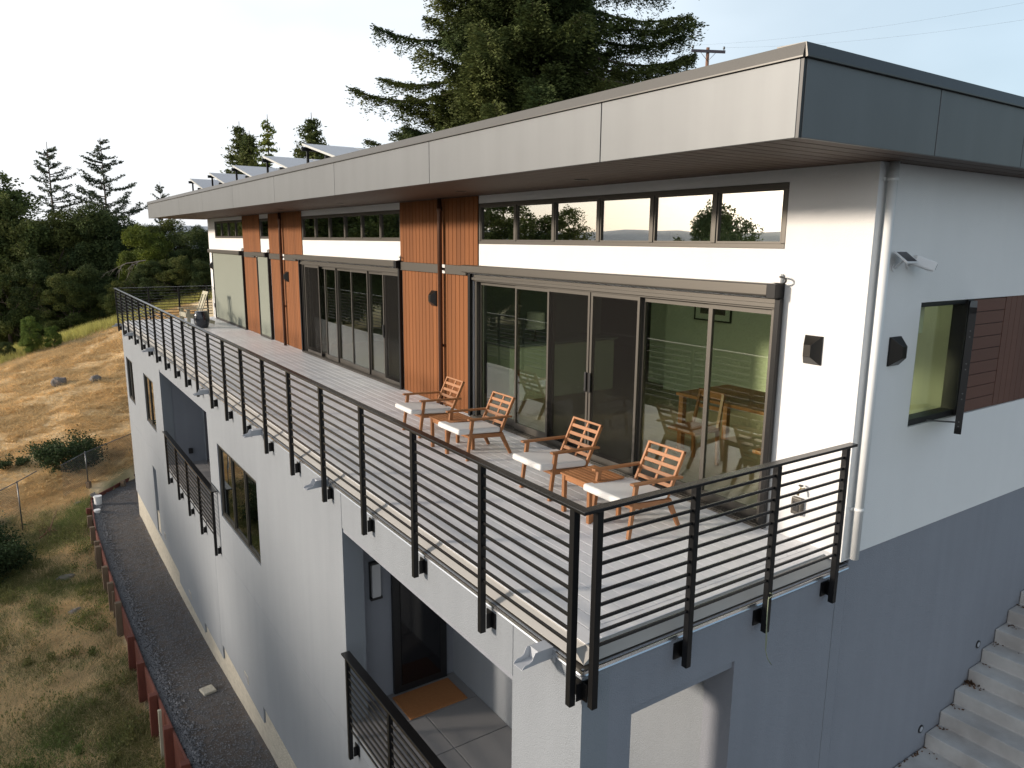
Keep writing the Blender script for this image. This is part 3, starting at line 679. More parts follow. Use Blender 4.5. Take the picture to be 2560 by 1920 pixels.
def small_rail(name, label, posts, y0, y1):
    r = thing(name, label, "railing", (0, 0, 0))
    for y in posts: post(r, XP, y, -3.33, -2.0, 'x')
    m = MB(); m.box(-0.141, -0.04, y0, y1, -2.0, -1.978); m.build("top_rail", M['bar'], r, bevel=0.003)
    for k in range(10):
        z = -2.09 - 0.0935 * k
        m = MB(); m.box(XP - 0.008, XP + 0.008, posts[0], posts[-1], z - 0.011, z + 0.011); m.build("rail_bar", M['bar'], r, bevel=0.002, seg=1)
    return r
small_rail("balcony_railing", "black bar railing across the recessed balcony with the orange doormat", [1.05, 1.98, 2.90, 4.04], 0.84, 4.09)
small_rail("balcony_railing", "black bar railing across the far recessed balcony, between the lower windows", [10.83, 12.08, 13.32, 14.53, 15.86], 10.62, 15.9)

# string tied to a railing post
t = tag(MB().tube([(1.74, -0.125, 0.03), (1.80, -0.12, 0.0), (1.735, -0.12, -0.02), (1.73, -0.125, -0.12), (1.735, -0.125, -0.33), (1.75, -0.12, -0.45), (1.80, -0.11, -0.55), (1.87, -0.10, -0.63)], 0.0035, 5).tube(
    [(1.73, -0.125, 0.0), (1.72, -0.13, -0.2), (1.75, -0.125, -0.36), (1.755, -0.12, -0.46)], 0.003, 5).build("loose_string", mat("green_twine", (0.30, 0.33, 0.22), 0.9)),
    "thin pale green twine tied round a short-side railing post and dangling", "string")

# ================================================================ THINGS FIXED TO THE HOUSE
# scupper spouts under the deck edge
sp_lab = ["at the outer corner of the terrace beside the double posts", "between the near balcony opening and the wide three-pane window",
          "above the wide three-pane lower window", "above the near end of the far balcony opening", "above the narrow window beside the far balcony",
          "above the gap between the two narrow lower windows", "at the far end of the wall above the dry hillside"]
sp_mesh = {}
def spout():
    m = MB(); w = 0.052
    # open trough: bottom, two curved cheeks, closed box against the wall
    m.box(-0.135, -0.008, -w, w, -0.04, 0.045)
    prof = [(-0.135, 0.045), (-0.16, 0.043), (-0.175, 0.02), (-0.185, -0.005), (-0.21, -0.018), (-0.245, -0.022), (-0.262, -0.035), (-0.27, -0.047), (-0.135, -0.041)]
    m.prism(prof, 'y', -w, -w + 0.003); m.prism(prof, 'y', w - 0.003, w)
    m.prism([(-0.135, -0.038), (-0.135, -0.041), (-0.27, -0.05), (-0.27, -0.047)], 'y', -w + 0.003, w - 0.003)
    return m
SPY = [(0.36, -0.10), (4.708, -0.10), (7.43, -0.10), (10.9, -0.12), (17.15, -0.12), (20.8, -0.19), (23.6, -0.17)]
first = None
for (y, z), lab in zip(SPY, sp_lab):
    label = "grey metal drain spout " + lab
    if first is None:
        first = thing("drain_spout", label, "drain spout", (0, y, -0.115), 0, "drain spouts below the terrace edge")
        spout().build("trough", M['spout'], first)
        m = MB(); m.box(-0.008, -0.001, -0.075, 0.075, -0.065, 0.03)
        for zz in (-0.05, 0.015): m.tube([(-0.012, 0.066, zz), (-0.008, 0.066, zz)], 0.006, 8)
        m.build("wall_flange", M['spout'], first)
    else:
        c = copy_tree(first); c.location = (0, y, -0.125); c['label'] = label

# faceted wall lamps
def wall_lamp(label, loc, rz):
    t = thing("wall_lamp", label, "wall lamp", loc, rz, "black faceted wall lamps")
    w, h, d = 0.085, 0.125, 0.10      # local: wall at y=0, sticking out to -y
    m = MB(); m.box(-w, w, -0.012, -0.001, -h, h); m.build("back_plate", M['darkframe'], t)
    m = MB(); f = [(-0.035, -d, -0.05), (0.035, -d, -0.05), (0.035, -d, 0.05), (-0.035, -d, 0.05)]
    b = [(-w, -0.013, -h), (w, -0.013, -h), (w, -0.013, h), (-w, -0.013, h)]
    m.add(b + f, [(4, 5, 6, 7), (0, 1, 5, 4), (1, 2, 6, 5), (2, 3, 7, 6), (3, 0, 4, 7), (3, 2, 1, 0)])
    m.build("shade", M['lamp'], t, bevel=0.002, seg=1)
    return t
wall_lamp("black faceted wall lamp on the sunlit white wall between big glass door and house corner", (XW, 0.44, 1.755), -PI / 2)
wall_lamp("black faceted wall lamp on wood cladding by the brown downspout nearest the lounge chairs", (XW - 0.02, 7.36, 1.735), -PI / 2)
wall_lamp("black faceted wall lamp on wood cladding beside the far brown downspout", (XW - 0.02, 15.05, 1.745), -PI / 2)
wall_lamp("black faceted wall lamp at the far white edge of the terrace wall", (XW, 23.25, 1.755), -PI / 2)
wall_lamp("black faceted wall lamp on the shaded side wall between white pipe and open window", (3.36, 0.0, 1.765), 0)
# lantern on the near balcony
t = thing("balcony_lantern", "tall flat lantern with a white lens beside the dark door of the near balcony, unlit", "wall lamp", (0.49, 4.548, -1.67))
m = MB(); m.box(-0.075, 0.075, -0.06, -0.0, 0, 0.03); m.box(-0.075, 0.075, -0.06, 0, 0.46, 0.49); m.box(-0.075, 0.075, -0.012, 0, 0.03, 0.46); m.build("housing", M['darkframe'], t)
m = MB(); m.box(-0.055, 0.055, -0.055, -0.0125, 0.031, 0.459); m.build("lens", M['lens'], t)

# roller shades: cassette, guides, motor box; two of them pulled down
def roller(label, y0, y1, box_y, down, zt=2.30, left_ext=0.0):
    t = thing("roller_shade", label, "roller shade", (XW, 0, 0), 0, "roller shades over the terrace doors")
    m = MB(); m.prism([(-0.115, 2.195), (-0.12, 2.21), (-0.12, 2.295), (-0.10, 2.306), (-0.002, 2.306), (-0.002, 2.185)], 'y', box_y + 0.045, y1 + left_ext)
    m.build("cassette", M['bronze'], t, bevel=0.003)
    m = MB(); m.box(-0.135, -0.002, box_y - 0.055, box_y + 0.043, 2.18, 2.31); m.build("motor_box", M['black'], t, bevel=0.004)
    for y in (y0 - 0.02, y1 + 0.02):
        m = MB(); m.box(-0.075, -0.022, y - 0.028, y + 0.028, 0.012, 2.18); m.build("guide_rail", M['black'], t, bevel=0.003)
    if down:
        m = MB(); m.box(-0.052, -0.048, y0 + 0.009, y1 - 0.009, 0.06, 2.19); m.build("shade_cloth", M['shade'], t)
        m = MB(); m.box(-0.062, -0.04, y0 + 0.011, y1 - 0.011, 0.03, 0.058); m.build("hem_bar", M['bronze'], t)
    m = MB(); m.box(-0.04, -0.002, box_y - 0.03, box_y + 0.07, 2.315, 2.395); b = m.build("junction_box", M['pipe'], t, bevel=0.004)
    m = MB(); pts = [(-0.05, box_y - 0.03, 2.37)]
    for k in range(9):
        a = PI / 2 - PI * k / 8; pts.append((-0.07, box_y - 0.06 - 0.05 * math.cos(a), 2.34 + 0.03 * math.sin(a)))
    pts.append((-0.08, box_y - 0.02, 2.31)); m.tube(pts, 0.008, 8); m.build("cable", M['black'], t)
    return t
roller("rolled up bronze shade cassette over the big six panel glass door", 0.81, 6.16, 0.83, False, left_ext=0.17)
roller("rolled up bronze shade cassette over the middle glass door between the wood clad walls", 8.62, 14.0, 8.62, False, left_ext=0.30)
roller("narrow grey green roller shade pulled down between two strips of wood cladding", 16.55, 17.55, 16.6, True, left_ext=0.30)
roller("wide grey green roller shade pulled down at the far end of the terrace", 19.14, 22.93, 19.2, True, left_ext=0.42)

# tap and outlet cover at the corner
t = thing("garden_tap", "small brass garden tap low on the white corner wall of the terrace", "tap", (XW, 0.41, 0.50))
brass = mat("dull_brass", (0.35, 0.28, 0.16), 0.35, metal=0.9)
m = MB(); m.tube([(-0.001, 0, 0), (-0.07, 0, 0), (-0.085, 0, -0.01), (-0.09, 0, -0.045)], 0.011, 10); m.tube([(-0.055, 0, 0), (-0.055, 0, 0.035)], 0.006, 8); m.build("spout", brass, t)
m = MB(); m.tube([(-0.055, 0, 0.035), (-0.055, 0, 0.043)], 0.022, 12); m.build("handle", M['darkframe'], t)
t = thing("outlet_cover", "bronze weatherproof outlet cover on the white corner wall below the garden tap", "outlet", (XW, 0.45, 0.33))
m = MB(); m.box(-0.045, -0.001, -0.055, 0.055, -0.08, 0.08); m.build("cover", M['bronze'], t, bevel=0.01)
m = MB(); m.box(-0.049, -0.0455, -0.03, 0.03, -0.045, 0.045); m.build("window", M['bar'], t)
t = thing("outlet_cover", "small dark outlet box on the far white wall edge beside the pulled down shade", "outlet", (XW, 23.2, 0.42))
m = MB(); m.box(-0.04, -0.001, -0.05, 0.05, -0.07, 0.07); m.build("cover", M['darkframe'], t, bevel=0.008)
t = thing("outlet_cover", "small dark outlet box low on the wall of the far recessed balcony", "outlet", (0.59, 16.598, -2.75))
m = MB(); m.box(-0.05, 0.05, -0.05, -0.001, -0.07, 0.07); m.build("cover", M['darkframe'], t, bevel=0.008)
# security camera with its little solar panel
t = thing("solar_charger", "small square solar panel with white frame beside the rain pipe", "solar panel", (3.22, 0, 2.50))
Rp = Matrix.Rotation(math.radians(-35), 3, 'X') 
m = MB(); c = Vector((0, -0.10, 0.06)); ux = Vector((1, 0, 0)); uy = Vector((0.0, -0.80, -0.60)); n_ = ux.cross(uy).normalized()
m.bar(c - uy * 0.075, c + uy * 0.075, 0.18, 0.014, up=n_); m.build("frame", M['whiteplastic'], t, bevel=0.003)
m = MB(); m.bar(c - uy * 0.06 - n_ * -0.0085, c + uy * 0.06 - n_ * -0.0085, 0.14, 0.003, up=n_)
m.bar(c - uy * 0.06 - n_ * 0.0085, c + uy * 0.06 - n_ * 0.0085, 0.14, 0.003, up=n_); m.build("cell", M['blue'], t)
m = MB(); m.tube([(0, -0.001, -0.03), (0, -0.012, -0.03)], 0.03, 14); m.tube([(0, -0.01, -0.03), (0, -0.09, 0.04)], 0.009, 8); m.build("mount", M['whiteplastic'], t)
t = thing("security_camera", "white boxy security camera on the side wall behind the small solar panel", "camera", (3.44, 0, 2.49))
m = MB(); a = Vector((-0.03, -0.06, 0.05)); b = Vector((0.12, -0.16, -0.01)); m.bar(a, b, 0.075, 0.085); m.build("body", M['whiteplastic'], t, bevel=0.012)
m = MB(); m.bar(b, b + (b - a).normalized() * 0.004, 0.05, 0.05); m.build("lens", M['darkframe'], t)
m = MB(); m.tube([(0, -0.001, 0), (0, -0.012, 0)], 0.03, 14); m.tube([(0, -0.01, 0), (0.0, -0.08, 0.01)], 0.01, 8); m.build("mount", M['whiteplastic'], t)
# step lights on the side wall
for (x, z), lab in zip([(5.832, -1.777), (4.732, -2.412)], ["round step light set in the grey side wall above the upper stairs", "round step light set in the grey side wall just above the lowest step"]):
    t = thing("step_light", lab, "light", (x, 0.012, z), 0, "round step lights in the stair wall")
    m = MB(); m.tube([(0, -0.001, 0), (0, -0.01, 0)], 0.045, 18); m.build("trim_ring", M['darkframe'], t)
    m = MB(); m.tube([(0, -0.0105, 0), (0, -0.012, 0)], 0.03, 16); m.build("lens", M['spout'], t)

# doormat
m = MB(); c = Vector((1.01, 4.10, -3.05)); m.box(0.64, 1.44, 3.93, 4.45, -3.049, -3.032)
tag(m.build("doormat", M['coir'], None, bevel=0.004), "rectangular orange brown coir doormat in front of the dark balcony door", "doormat")

# ================================================================ TERRACE FURNITURE
def lounge_chair(label, y, jit=0.0):
    t = thing("lounge_chair", label, "chair", (1.575, y, 0), jit, "wooden lounge chairs with white cushions")
    w = 0.272
    for s in (-1, 1):
        m = MB(); m.bar((0.012, s * (w - 0.016), 0.0), (0.085, s * (w - 0.016), 0.505), 0.032, 0.036, up=(1, 0, 0), h2=0.046); m.build("leg", M['teak'], t, bevel=0.003)
        m = MB(); m.bar((0.655, s * (w - 0.016), 0.0), (0.505, s * (w - 0.016), 0.285), 0.030, 0.036, up=(1, 0, 0), h2=0.055); m.build("leg", M['teak'], t, bevel=0.003)
        m = MB(); m.bar((0.045, s * (w - 0.018), 0.305), (0.54, s * (w - 0.018), 0.262), 0.026, 0.050); m.build("side_rail", M['teak'], t, bevel=0.003)
        m = MB(); m.bar((0.02, s * (w - 0.006), 0.517), (0.655, s * (w - 0.006), 0.487), 0.056, 0.022); m.build("armrest", M['teak'], t, bevel=0.004)
    Bv = Vector((0.505, 0, 0.27)); Tv = Vector((0.722, 0, 0.712)); d = (Tv - Bv)
    bk = MB()
    for s in (-1, 1): bk.bar(Bv + Vector((0, s * (w - 0.045), 0)), Tv + Vector((0, s * (w - 0.045), 0)), 0.026, 0.038, up=(1, 0, 0))
    n_ = Vector((-d.z, 0, d.x)).normalized()
    for k, f in enumerate((0.10, 0.28, 0.46, 0.64, 0.82)):
        c = Bv + d * f; bk.bar(c + Vector((0, -w + 0.058, 0)), c + Vector((0, w - 0.058, 0)), 0.020, 0.038, up=d)
    c = Bv + d * 0.985; bk.bar(c + Vector((0, -w + 0.032, 0)), c + Vector((0, w - 0.032, 0)), 0.036, 0.022, up=d)
    bk.bar(Bv + d * 0.08 + n_ * -0.014, Bv + d * 0.97 + n_ * -0.014, 0.028, 0.014, up=(1, 0, 0))
    bk.build("backrest", M['teak'], t, bevel=0.0025, seg=1)
    st = MB(); st.bar((0.045, -w + 0.03, 0.305), (0.045, w - 0.03, 0.305), 0.024, 0.05); st.bar((0.53, -w + 0.03, 0.262), (0.53, w - 0.03, 0.262), 0.024, 0.05)
    for k in range(6): x = 0.10 + k * 0.075; z = 0.318 - 0.087 * (x - 0.045); st.bar((x, -w + 0.03, z), (x, w - 0.03, z), 0.045, 0.014)
    st.build("seat_frame", M['teak'], t, bevel=0.0025, seg=1)
    cu = MB(); a = Vector((-0.115, 0, 0.378)); b = Vector((0.50, 0, 0.332)); hw = 0.262
    cu.bar(a, b, hw * 2, 0.072); co = cu.build("cushion", M['cushion'], t)
    md = co.modifiers.new("round", 'BEVEL'); md.width = 0.024; md.segments = 4
    for f_ in co.data.polygons: f_.use_smooth = True
    md.harden_normals = True
    return t
lounge_chair("wooden lounge chair with white cushion closest to the terrace corner, beside the slatted side table", 1.545, 0.0)
lounge_chair("wooden lounge chair with white cushion, second from the terrace corner, before the screen panels", 2.745, 0.0)
lounge_chair("wooden lounge chair with white cushion partly hiding the far side table", 4.43, 0.01)
lounge_chair("wooden lounge chair with white cushion in front of the wood cladding, farthest along the row", 5.70, -0.012)
def side_table(label, y):
    t = thing("side_table", label, "side table", (1.725, y, 0), 0, "slatted wooden side tables")
    for sx in (-1, 1):
        for sy in (-1, 1): m = MB(); m.box(sx * 0.19 - 0.02, sx * 0.19 + 0.02, sy * 0.195 - 0.02, sy * 0.195 + 0.02, 0, 0.388); m.build("leg", M['teak'], t, bevel=0.003)
    m = MB()
    for s in (-1, 1): m.box(-0.169, 0.169, s * 0.195 - 0.01, s * 0.195 + 0.01, 0.335, 0.388); m.box(s * 0.19 - 0.01, s * 0.19 + 0.01, -0.174, 0.174, 0.335, 0.387)
    m.build("apron", M['teak'], t, bevel=0.002, seg=1)
    m = MB(); n = 8
    for k in range(n): x = -0.225 + k * 0.45 / n; m.box(x + 0.003, x + 0.45 / n - 0.003, -0.23, 0.23, 0.389, 0.407)
    m.build("table_top", M['teak'], t, bevel=0.003, seg=1)
side_table("slatted wooden side table between the two lounge chairs closest to the terrace corner", 1.98)
side_table("slatted wooden side table between the two lounge chairs by the wood cladding", 4.78)

# ceramic stool and pale adirondack chair at the far end
t = thing("garden_stool", "dark glossy barrel shaped ceramic stool in front of the pale wooden armchair", "stool", (1.83, 20.35, 0))
prof = [(0.15, 0), (0.175, 0.02), (0.215, 0.14), (0.228, 0.25), (0.215, 0.38), (0.18, 0.48), (0.165, 0.50), (0.03, 0.502)]
m = MB(); m.tube([(0, 0, z) for r, z in prof], [r for r, z in prof], 28); m.build("body", M['pot'], t)
m = MB()
for k in range(4): a = k * PI / 2 + 0.4; m.tube([(0.215 * math.cos(a), 0.215 * math.sin(a), 0.37), (0.222 * math.cos(a), 0.222 * math.sin(a), 0.37)], 0.02, 10)
m.build("vent_hole", M['darkframe'], t)
t = thing("adirondack_chair", "pale weathered wooden armchair with tall slatted back at the far terrace end", "chair", (1.55, 21.3, 0), 0.10)
w = 0.33
for s in (-1, 1):
    m = MB(); m.box(-0.05, 0.05, s * w - 0.015, s * w + 0.015, 0, 0.50); m.build("leg", M['adir'], t)
    m = MB(); m.bar((-0.04, s * (w - 0.03), 0.33), (0.78, s * (w - 0.03), 0.06), 0.025, 0.11); m.build("side_rail", M['adir'], t)
    m = MB(); m.bar((-0.10, s * (w + 0.02), 0.515), (0.60, s * (w + 0.02), 0.515), 0.12, 0.022); m.build("armrest", M['adir'], t)
bk = MB()
A_, B_ = Vector((0.36, 0, 0.22)), Vector((0.66, 0, 1.02))
for y, wd in ((-0.215, 0.06), (0.0, 0.17), (0.215, 0.06)): bk.bar(A_ + Vector((0, y, 0)), B_ + Vector((0, y, 0)), wd, 0.022, up=(1, 0, 0))
bk.bar(B_ + Vector((0, -0.25, 0)) - (B_ - A_) * 0.05 , B_ + Vector((0, 0.25, 0)) - (B_ - A_) * 0.05, 0.024, 0.10, up=B_ - A_)
bk.bar(A_ + Vector((0.03, -0.24, 0.05)), A_ + Vector((0.03, 0.24, 0.05)), 0.03, 0.08, up=B_ - A_)
bk.build("backrest", M['adir'], t)
m = MB()
for k in range(6): f = k / 6; m.bar((-0.04 + 0.42 * f, -w + 0.03, 0.40 - 0.14 * f), (-0.04 + 0.42 * f, w - 0.03, 0.40 - 0.14 * f), 0.062, 0.02)
m.box(-0.08, -0.055, -w, w, 0.28, 0.40)
m.build("seat", M['adir'], t)

# ================================================================ ROOF THINGS
first = None
for i, yt in enumerate((10.75, 13.33, 15.93, 18.50, 21.06)):
    lab = ["nearest and largest of the five tilted solar panel rows standing above the roof edge", "second tilted solar panel row from the near end of the roof",
           "middle row of the five tilted solar panels on the roof", "fourth tilted solar panel row, next to last along the roof", "last tilted solar panel row at the far end of the roof"][i]
    if first is None:
        t = first = thing("solar_array", lab, "solar panel", (1.9, yt, 0), 0, "tilted solar panel rows on the flat roof")
        a, b = Vector((0, 0, 4.40)), Vector((0, -1.66, 4.03)); n_ = Vector((1, 0, 0)).cross(b - a).normalized() * -1
        for k in range(3):
            m = MB(); x0 = k * 1.05
            m.bar(a + Vector((x0 + 0.52, 0, 0)), b + Vector((x0 + 0.52, 0, 0)), 1.02, 0.036, up=n_); fr = m.build("panel_frame", M['panelframe'], t)
            m = MB(); m.bar(a + Vector((x0 + 0.52, 0, 0)) + (b - a) * 0.015 + n_ * 0.019, b + Vector((x0 + 0.52, 0, 0)) - (b - a) * 0.015 + n_ * 0.019, 0.98, 0.003, up=n_); m.build("cell_face", M['solar'], fr)
        m = MB()
        for x0 in (0.06, 1.6, 3.1):
            m.bar((x0, -0.15, 4.31), (x0, -0.15, 3.73), 0.04, 0.04, up=(0, 1, 0)); m.bar((x0, -1.35, 4.05), (x0, -1.35, 3.73), 0.04, 0.04, up=(0, 1, 0))
        for yy, zz in ((-0.15, 4.30), (-1.35, 4.04)): m.bar((-0.05, yy, zz), (3.2, yy, zz), 0.05, 0.07)
        m.build("rack", M['black'], t)
    else:
        t = copy_tree(first); t.location = (1.9, yt, 0); t['label'] = lab
t = thing("vent_pipe", "short white vent pipe on the roof beside the solar panel rows", "vent pipe", (2.6, 9.7, 3.70))
m = MB(); m.tube([(0, 0, 0), (0, 0, 0.42)], 0.06, 14); m.build("pipe", M['whiteplastic'], t)
m = MB(); m.tube([(0, 0, 0.42), (0, 0, 0.47)], 0.075, 14); m.build("cap", M['whiteplastic'], t)

# ================================================================ STAIRS
t = thing("concrete_staircase", "pale concrete staircase climbing beside the shaded grey side wall", "staircase", (0, 0, 0))
z = -2.665; x = 4.85; wd = 3.4
prof = [(3.0, -3.1), (3.0, z), (x, z)]
for k in range(14): z += 0.1595; prof += [(x + 0.0, z)]; x += 0.2765; prof += [(x, z)]
prof += [(x, -3.1)]
m = MB(); m.prism(prof, 'y', -wd, 0.008); m.build("steps", M['concrete'], t, bevel=0.012, seg=3)
# leaf litter in the step corners
C = []
for k in range(60):
    st = random.choice([0, 1, 2, 3, 4, 5, 5, 6, 7, 7]); xx = 4.85 + 0.2765 * st + random.uniform(-0.06, 0.01); zz = -2.665 + 0.1595 * st
    C.append((xx - 0.02 - abs(random.gauss(0, 0.03)), -abs(random.gauss(0, 0.10)), zz + 0.006))
for k in range(70): C.append((5.66 - 0.02 + random.gauss(0, 0.02) - 0.0, -abs(random.gauss(0.0, 0.07)), -2.665 + 0.1595 * 3 + 0.012 + random.uniform(0, 0.02)))
for k in range(25): C.append((random.uniform(4.3, 4.83), -abs(random.gauss(0, 0.02)), -2.658))
tag(quads("leaf_litter", leaves(np.array(C), 0.035, 0.5, 0.8), mat("dead_leaves", (0.10, 0.055, 0.03), 0.9, island=0.5)), "small brown dead leaves gathered in the corners of the concrete steps", "leaves", None, "stuff")

# ================================================================ GROUND
def I(x, xs, ys): return np.interp(x, xs, ys)
PY, PZ = [0, 5, 8, 11, 13, 15, 17, 20, 24, 40], [-5.6, -5.8, -5.95, -6.2, -6.38, -6.48, -6.56, -6.65, -6.66, -6.66]
RY, RX = [0, 5, 8.5, 11, 14, 17, 21, 24, 26.0], [-1.0, -1.05, -1.16, -1.25, -1.285, -1.32, -1.355, -1.34, -1.20]
lat = rng.random((64, 64))
def vn(x, y):                      # value noise
    xi = np.floor(x).astype(int); yi = np.floor(y).astype(int); fx = x - xi; fy = y - yi
    fx = fx * fx * (3 - 2 * fx); fy = fy * fy * (3 - 2 * fy)
    g = lambda a, b: lat[a % 64, b % 64]
    return (g(xi, yi) * (1 - fx) + g(xi + 1, yi) * fx) * (1 - fy) + (g(xi, yi + 1) * (1 - fx) + g(xi + 1, yi + 1) * fx) * fy
def fbm(x, y): return 0.55 * vn(x, y) + 0.28 * vn(2.1 * x + 7, 2.1 * y + 3) + 0.17 * vn(4.3 * x + 1, 4.3 * y + 9)
def inside(X, Y):                  # the levelled pad of path and house
    rx = I(Y, RY, RX); a = (Y < 26.0) & (X > rx)
    b = (Y >= 26.0) & (X > -1.2 + (Y - 26.0) * 0.79) & (Y < 40)
    return a | b
def height(X, Y):
    X = np.asarray(X, float); Y = np.asarray(Y, float)
    g = I(Y, [-80, 0, 8, 14, 20, 23, 26, 29, 38, 46, 50, 56, 66, 90, 200, 500], [-7.5, -6.9, -7.0, -7.1, -7.25, -7.05, -6.72, -6.25, -4.75, -3.95, -3.85, -4.6, -7.0, -9, -12, -16])
    s = I(Y, [20, 27, 38, 46, 60, 90], [0.12, 0.16, 0.2, 0.30, 0.2, 0.02])
    xx = np.clip(X + 1.35, -30, 9)
    z = g + s * xx - 0.004 * np.clip(-X - 14, 0, 80)
    dw = I(Y, RY, RX) - X; pz = I(Y, PY, PZ); bank = (Y < 25.8) & (dw > 0)
    z += (fbm(X * 0.9, Y * 0.9) - 0.5) * 0.16 + (fbm(X * 0.25 + 5, Y * 0.25) - 0.5) * 0.35
    return np.where(inside(X, Y), I(Y, PY, PZ) - 0.6, z)
gx = np.unique(np.round(np.concatenate([[-900, -600, -400, -250, -180, -130, -100], np.arange(-80, -12, 4), np.arange(-12, -1.6, 0.22), np.arange(-1.6, -0.9, 0.05), np.arange(-0.9, 4, 0.25), np.arange(4, 12, 1.0), np.arange(12, 80, 6), [100, 150, 250, 400, 700, 1000]]), 3))
gy = np.unique(np.round(np.concatenate([[-600, -300, -150, -80, -40, -20, -10], np.arange(-6, 4, 1.0), np.arange(4, 56, 0.24), np.arange(56, 110, 3), [120, 140, 180, 240, 320, 450, 700, 1000, 1500]]), 3))
GX, GY = np.meshgrid(gx, gy, indexing='ij'); GZ = height(GX, GY)
nX, nY = GX.shape
V = np.stack([GX, GY, GZ], -1).reshape(-1, 3)
ii, jj = np.meshgrid(np.arange(nX - 1), np.arange(nY - 1), indexing='ij'); q = (ii * nY + jj).ravel()
F = np.stack([q, q + nY, q + nY + 1, q + 1], 1)
me = bpy.data.meshes.new("ground"); me.vertices.add(len(V)); me.vertices.foreach_set('co', V.astype(np.float32).ravel())
me.loops.add(len(F) * 4); me.loops.foreach_set('vertex_index', F.astype(np.int32).ravel()); me.polygons.add(len(F))
me.polygons.foreach_set('loop_start', np.arange(0, len(F) * 4, 4, dtype=np.int32)); me.polygons.foreach_set('loop_total', np.full(len(F), 4, dtype=np.int32))
me.polygons.foreach_set('use_smooth', np.ones(len(F), bool)); me.update(calc_edges=True)
def greenness(X, Y):
    n = fbm(X * 0.55 + 11, Y * 0.4 + 4); n2 = fbm(X * 1.6 + 3, Y * 1.1 + 8)
    base = I(Y, [0, 9, 11.5, 14, 24, 26.5, 28.5, 42, 46, 50, 60], [0.08, 0.18, 0.50, 0.66, 0.70, 0.56, 0.05, 0.0, 0.0, 0.6, 0.8])
    return np.clip((base + (n - 0.5) * 1.5 + (n2 - 0.5) * 0.9 - 0.22) * 1.45, 0, 1) * (Y < 28.5) + np.clip((base + (n - .5) * 0.5 - 0.2) * 1.5, 0, 1) * (Y >= 28.5)
col = np.zeros((len(V), 4), np.float32); col[:, 0] = greenness(V[:, 0], V[:, 1]); col[:, 1] = np.clip((fbm(V[:, 0] * 0.8 + 30, V[:, 1] * 0.8) - 0.5) * 5 * (V[:, 1] < 27), 0, 1); col[:, 3] = 1
at_ = me.color_attributes.new("cover", 'FLOAT_COLOR', 'POINT'); at_.data.foreach_set('color', col.ravel())
gm = mat("dry_hillside", (0.75, 0.58, 0.35), 0.95, 0.14, 2.2, 0.35, 7, hue2=(0.74, 0.57, 0.34), stretch=(1.0, 1.6, 1), bdist=0.10)
n_ = gm.node_tree.nodes; L_ = gm.node_tree.links; bs = n_['Principled BSDF']; src = bs.inputs['Base Color'].links[0].from_socket
va = n_.new('ShaderNodeVertexColor'); va.layer_name = "cover"; sp = n_.new('ShaderNodeSeparateColor'); L_.new(va.outputs[0], sp.inputs[0])
m1 = n_.new('ShaderNodeMix'); m1.data_type = 'RGBA'; m1.inputs['B'].default_value = (0.20, 0.165, 0.13, 1); L_.new(sp.outputs[1], m1.inputs['Factor']); L_.new(src, m1.inputs['A'])
sy_ = n_.new('ShaderNodeSeparateXYZ'); tcg = n_.new('ShaderNodeTexCoord'); L_.new(tcg.outputs['Object'], sy_.inputs[0])
m2 = n_.new('ShaderNodeMix'); m2.data_type = 'RGBA'; m2.inputs['B'].default_value = (0.15, 0.155, 0.06, 1); L_.new(sp.outputs[0], m2.inputs['Factor']); L_.new(m1.outputs['Result'], m2.inputs['A'])
ry_ = n_.new('ShaderNodeMapRange'); ry_.inputs[1].default_value = 4.5; ry_.inputs[2].default_value = 2.5; L_.new(sy_.outputs['Y'], ry_.inputs[0])
m3 = n_.new('ShaderNodeMix'); m3.data_type = 'RGBA'; m3.inputs['B'].default_value = (0.10, 0.105, 0.11, 1); L_.new(ry_.outputs[0], m3.inputs['Factor']); L_.new(m2.outputs['Result'], m3.inputs['A'])  # unseen ground round the camera, greyed to cut its warm bounce light
L_.new(m3.outputs['Result'], bs.inputs['Base Color'])
tag(link("ground", me, gm), kind='structure')

# gravel path beside the house
m = MB(); ysp = list(np.arange(-2, 26.01, 0.25)) + [26.6, 27.2, 27.8, 28.4, 29.0, 30.0, 31.0]
vs = []; fs = []; K = 9
for y in ysp:
    x0 = float(I(y, RY, RX)) - 0.01 if y <= 26 else -1.2 + (y - 26) * 0.79; x1 = 0.06 if y < 23.4 else 4.0
    for k in range(K):
        x = x0 + (x1 - x0) * k / (K - 1); z = float(I(y, PY, PZ)) + 0.05 * (float(fbm(np.array(x * 1.5 + 3), np.array(y * 1.3))) - 0.5) + (0.03 if k == K - 1 else 0)
        vs.append((x, y, z))
for j in range(len(ysp) - 1):
    for k in range(K - 1): a = j * K + k; fs.append((a, a + 1, a + K + 1, a + K))
m.add(vs, fs, 0, True); tag(m.build("path", M['gravel']), kind='structure')
# loose stones of the gravel
n = 26000; yy = rng.uniform(6, 27, n); edge = rng.random(n) < 0.30
x0 = I(yy, RY, RX); u = np.where(edge, np.abs(rng.normal(0, 0.13, n)) / 1.25, rng.random(n)); xx = x0 + 0.02 + np.clip(u, 0, 0.99) * (0.04 - x0)
keep = rng.random(n) < np.where(edge, 1.0, 0.75); xx, yy, edge = xx[keep], yy[keep], edge[keep]; n = len(xx)
sz = np.where(edge, rng.uniform(0.010, 0.034, n), rng.uniform(0.006, 0.018, n)) * np.where(rng.random(n) < 0.04, 1.6, 1.0)
c = np.stack([xx, yy, I(yy, PY, PZ) + sz * 0.3 + 0.01], 1)
oc = np.array([(1, 0, 0), (0, 1, 0), (-1, 0, 0), (0, -1, 0), (0, 0, 1)], float)
ang = rng.uniform(0, 2 * PI, n); ca, sa = np.cos(ang), np.sin(ang)
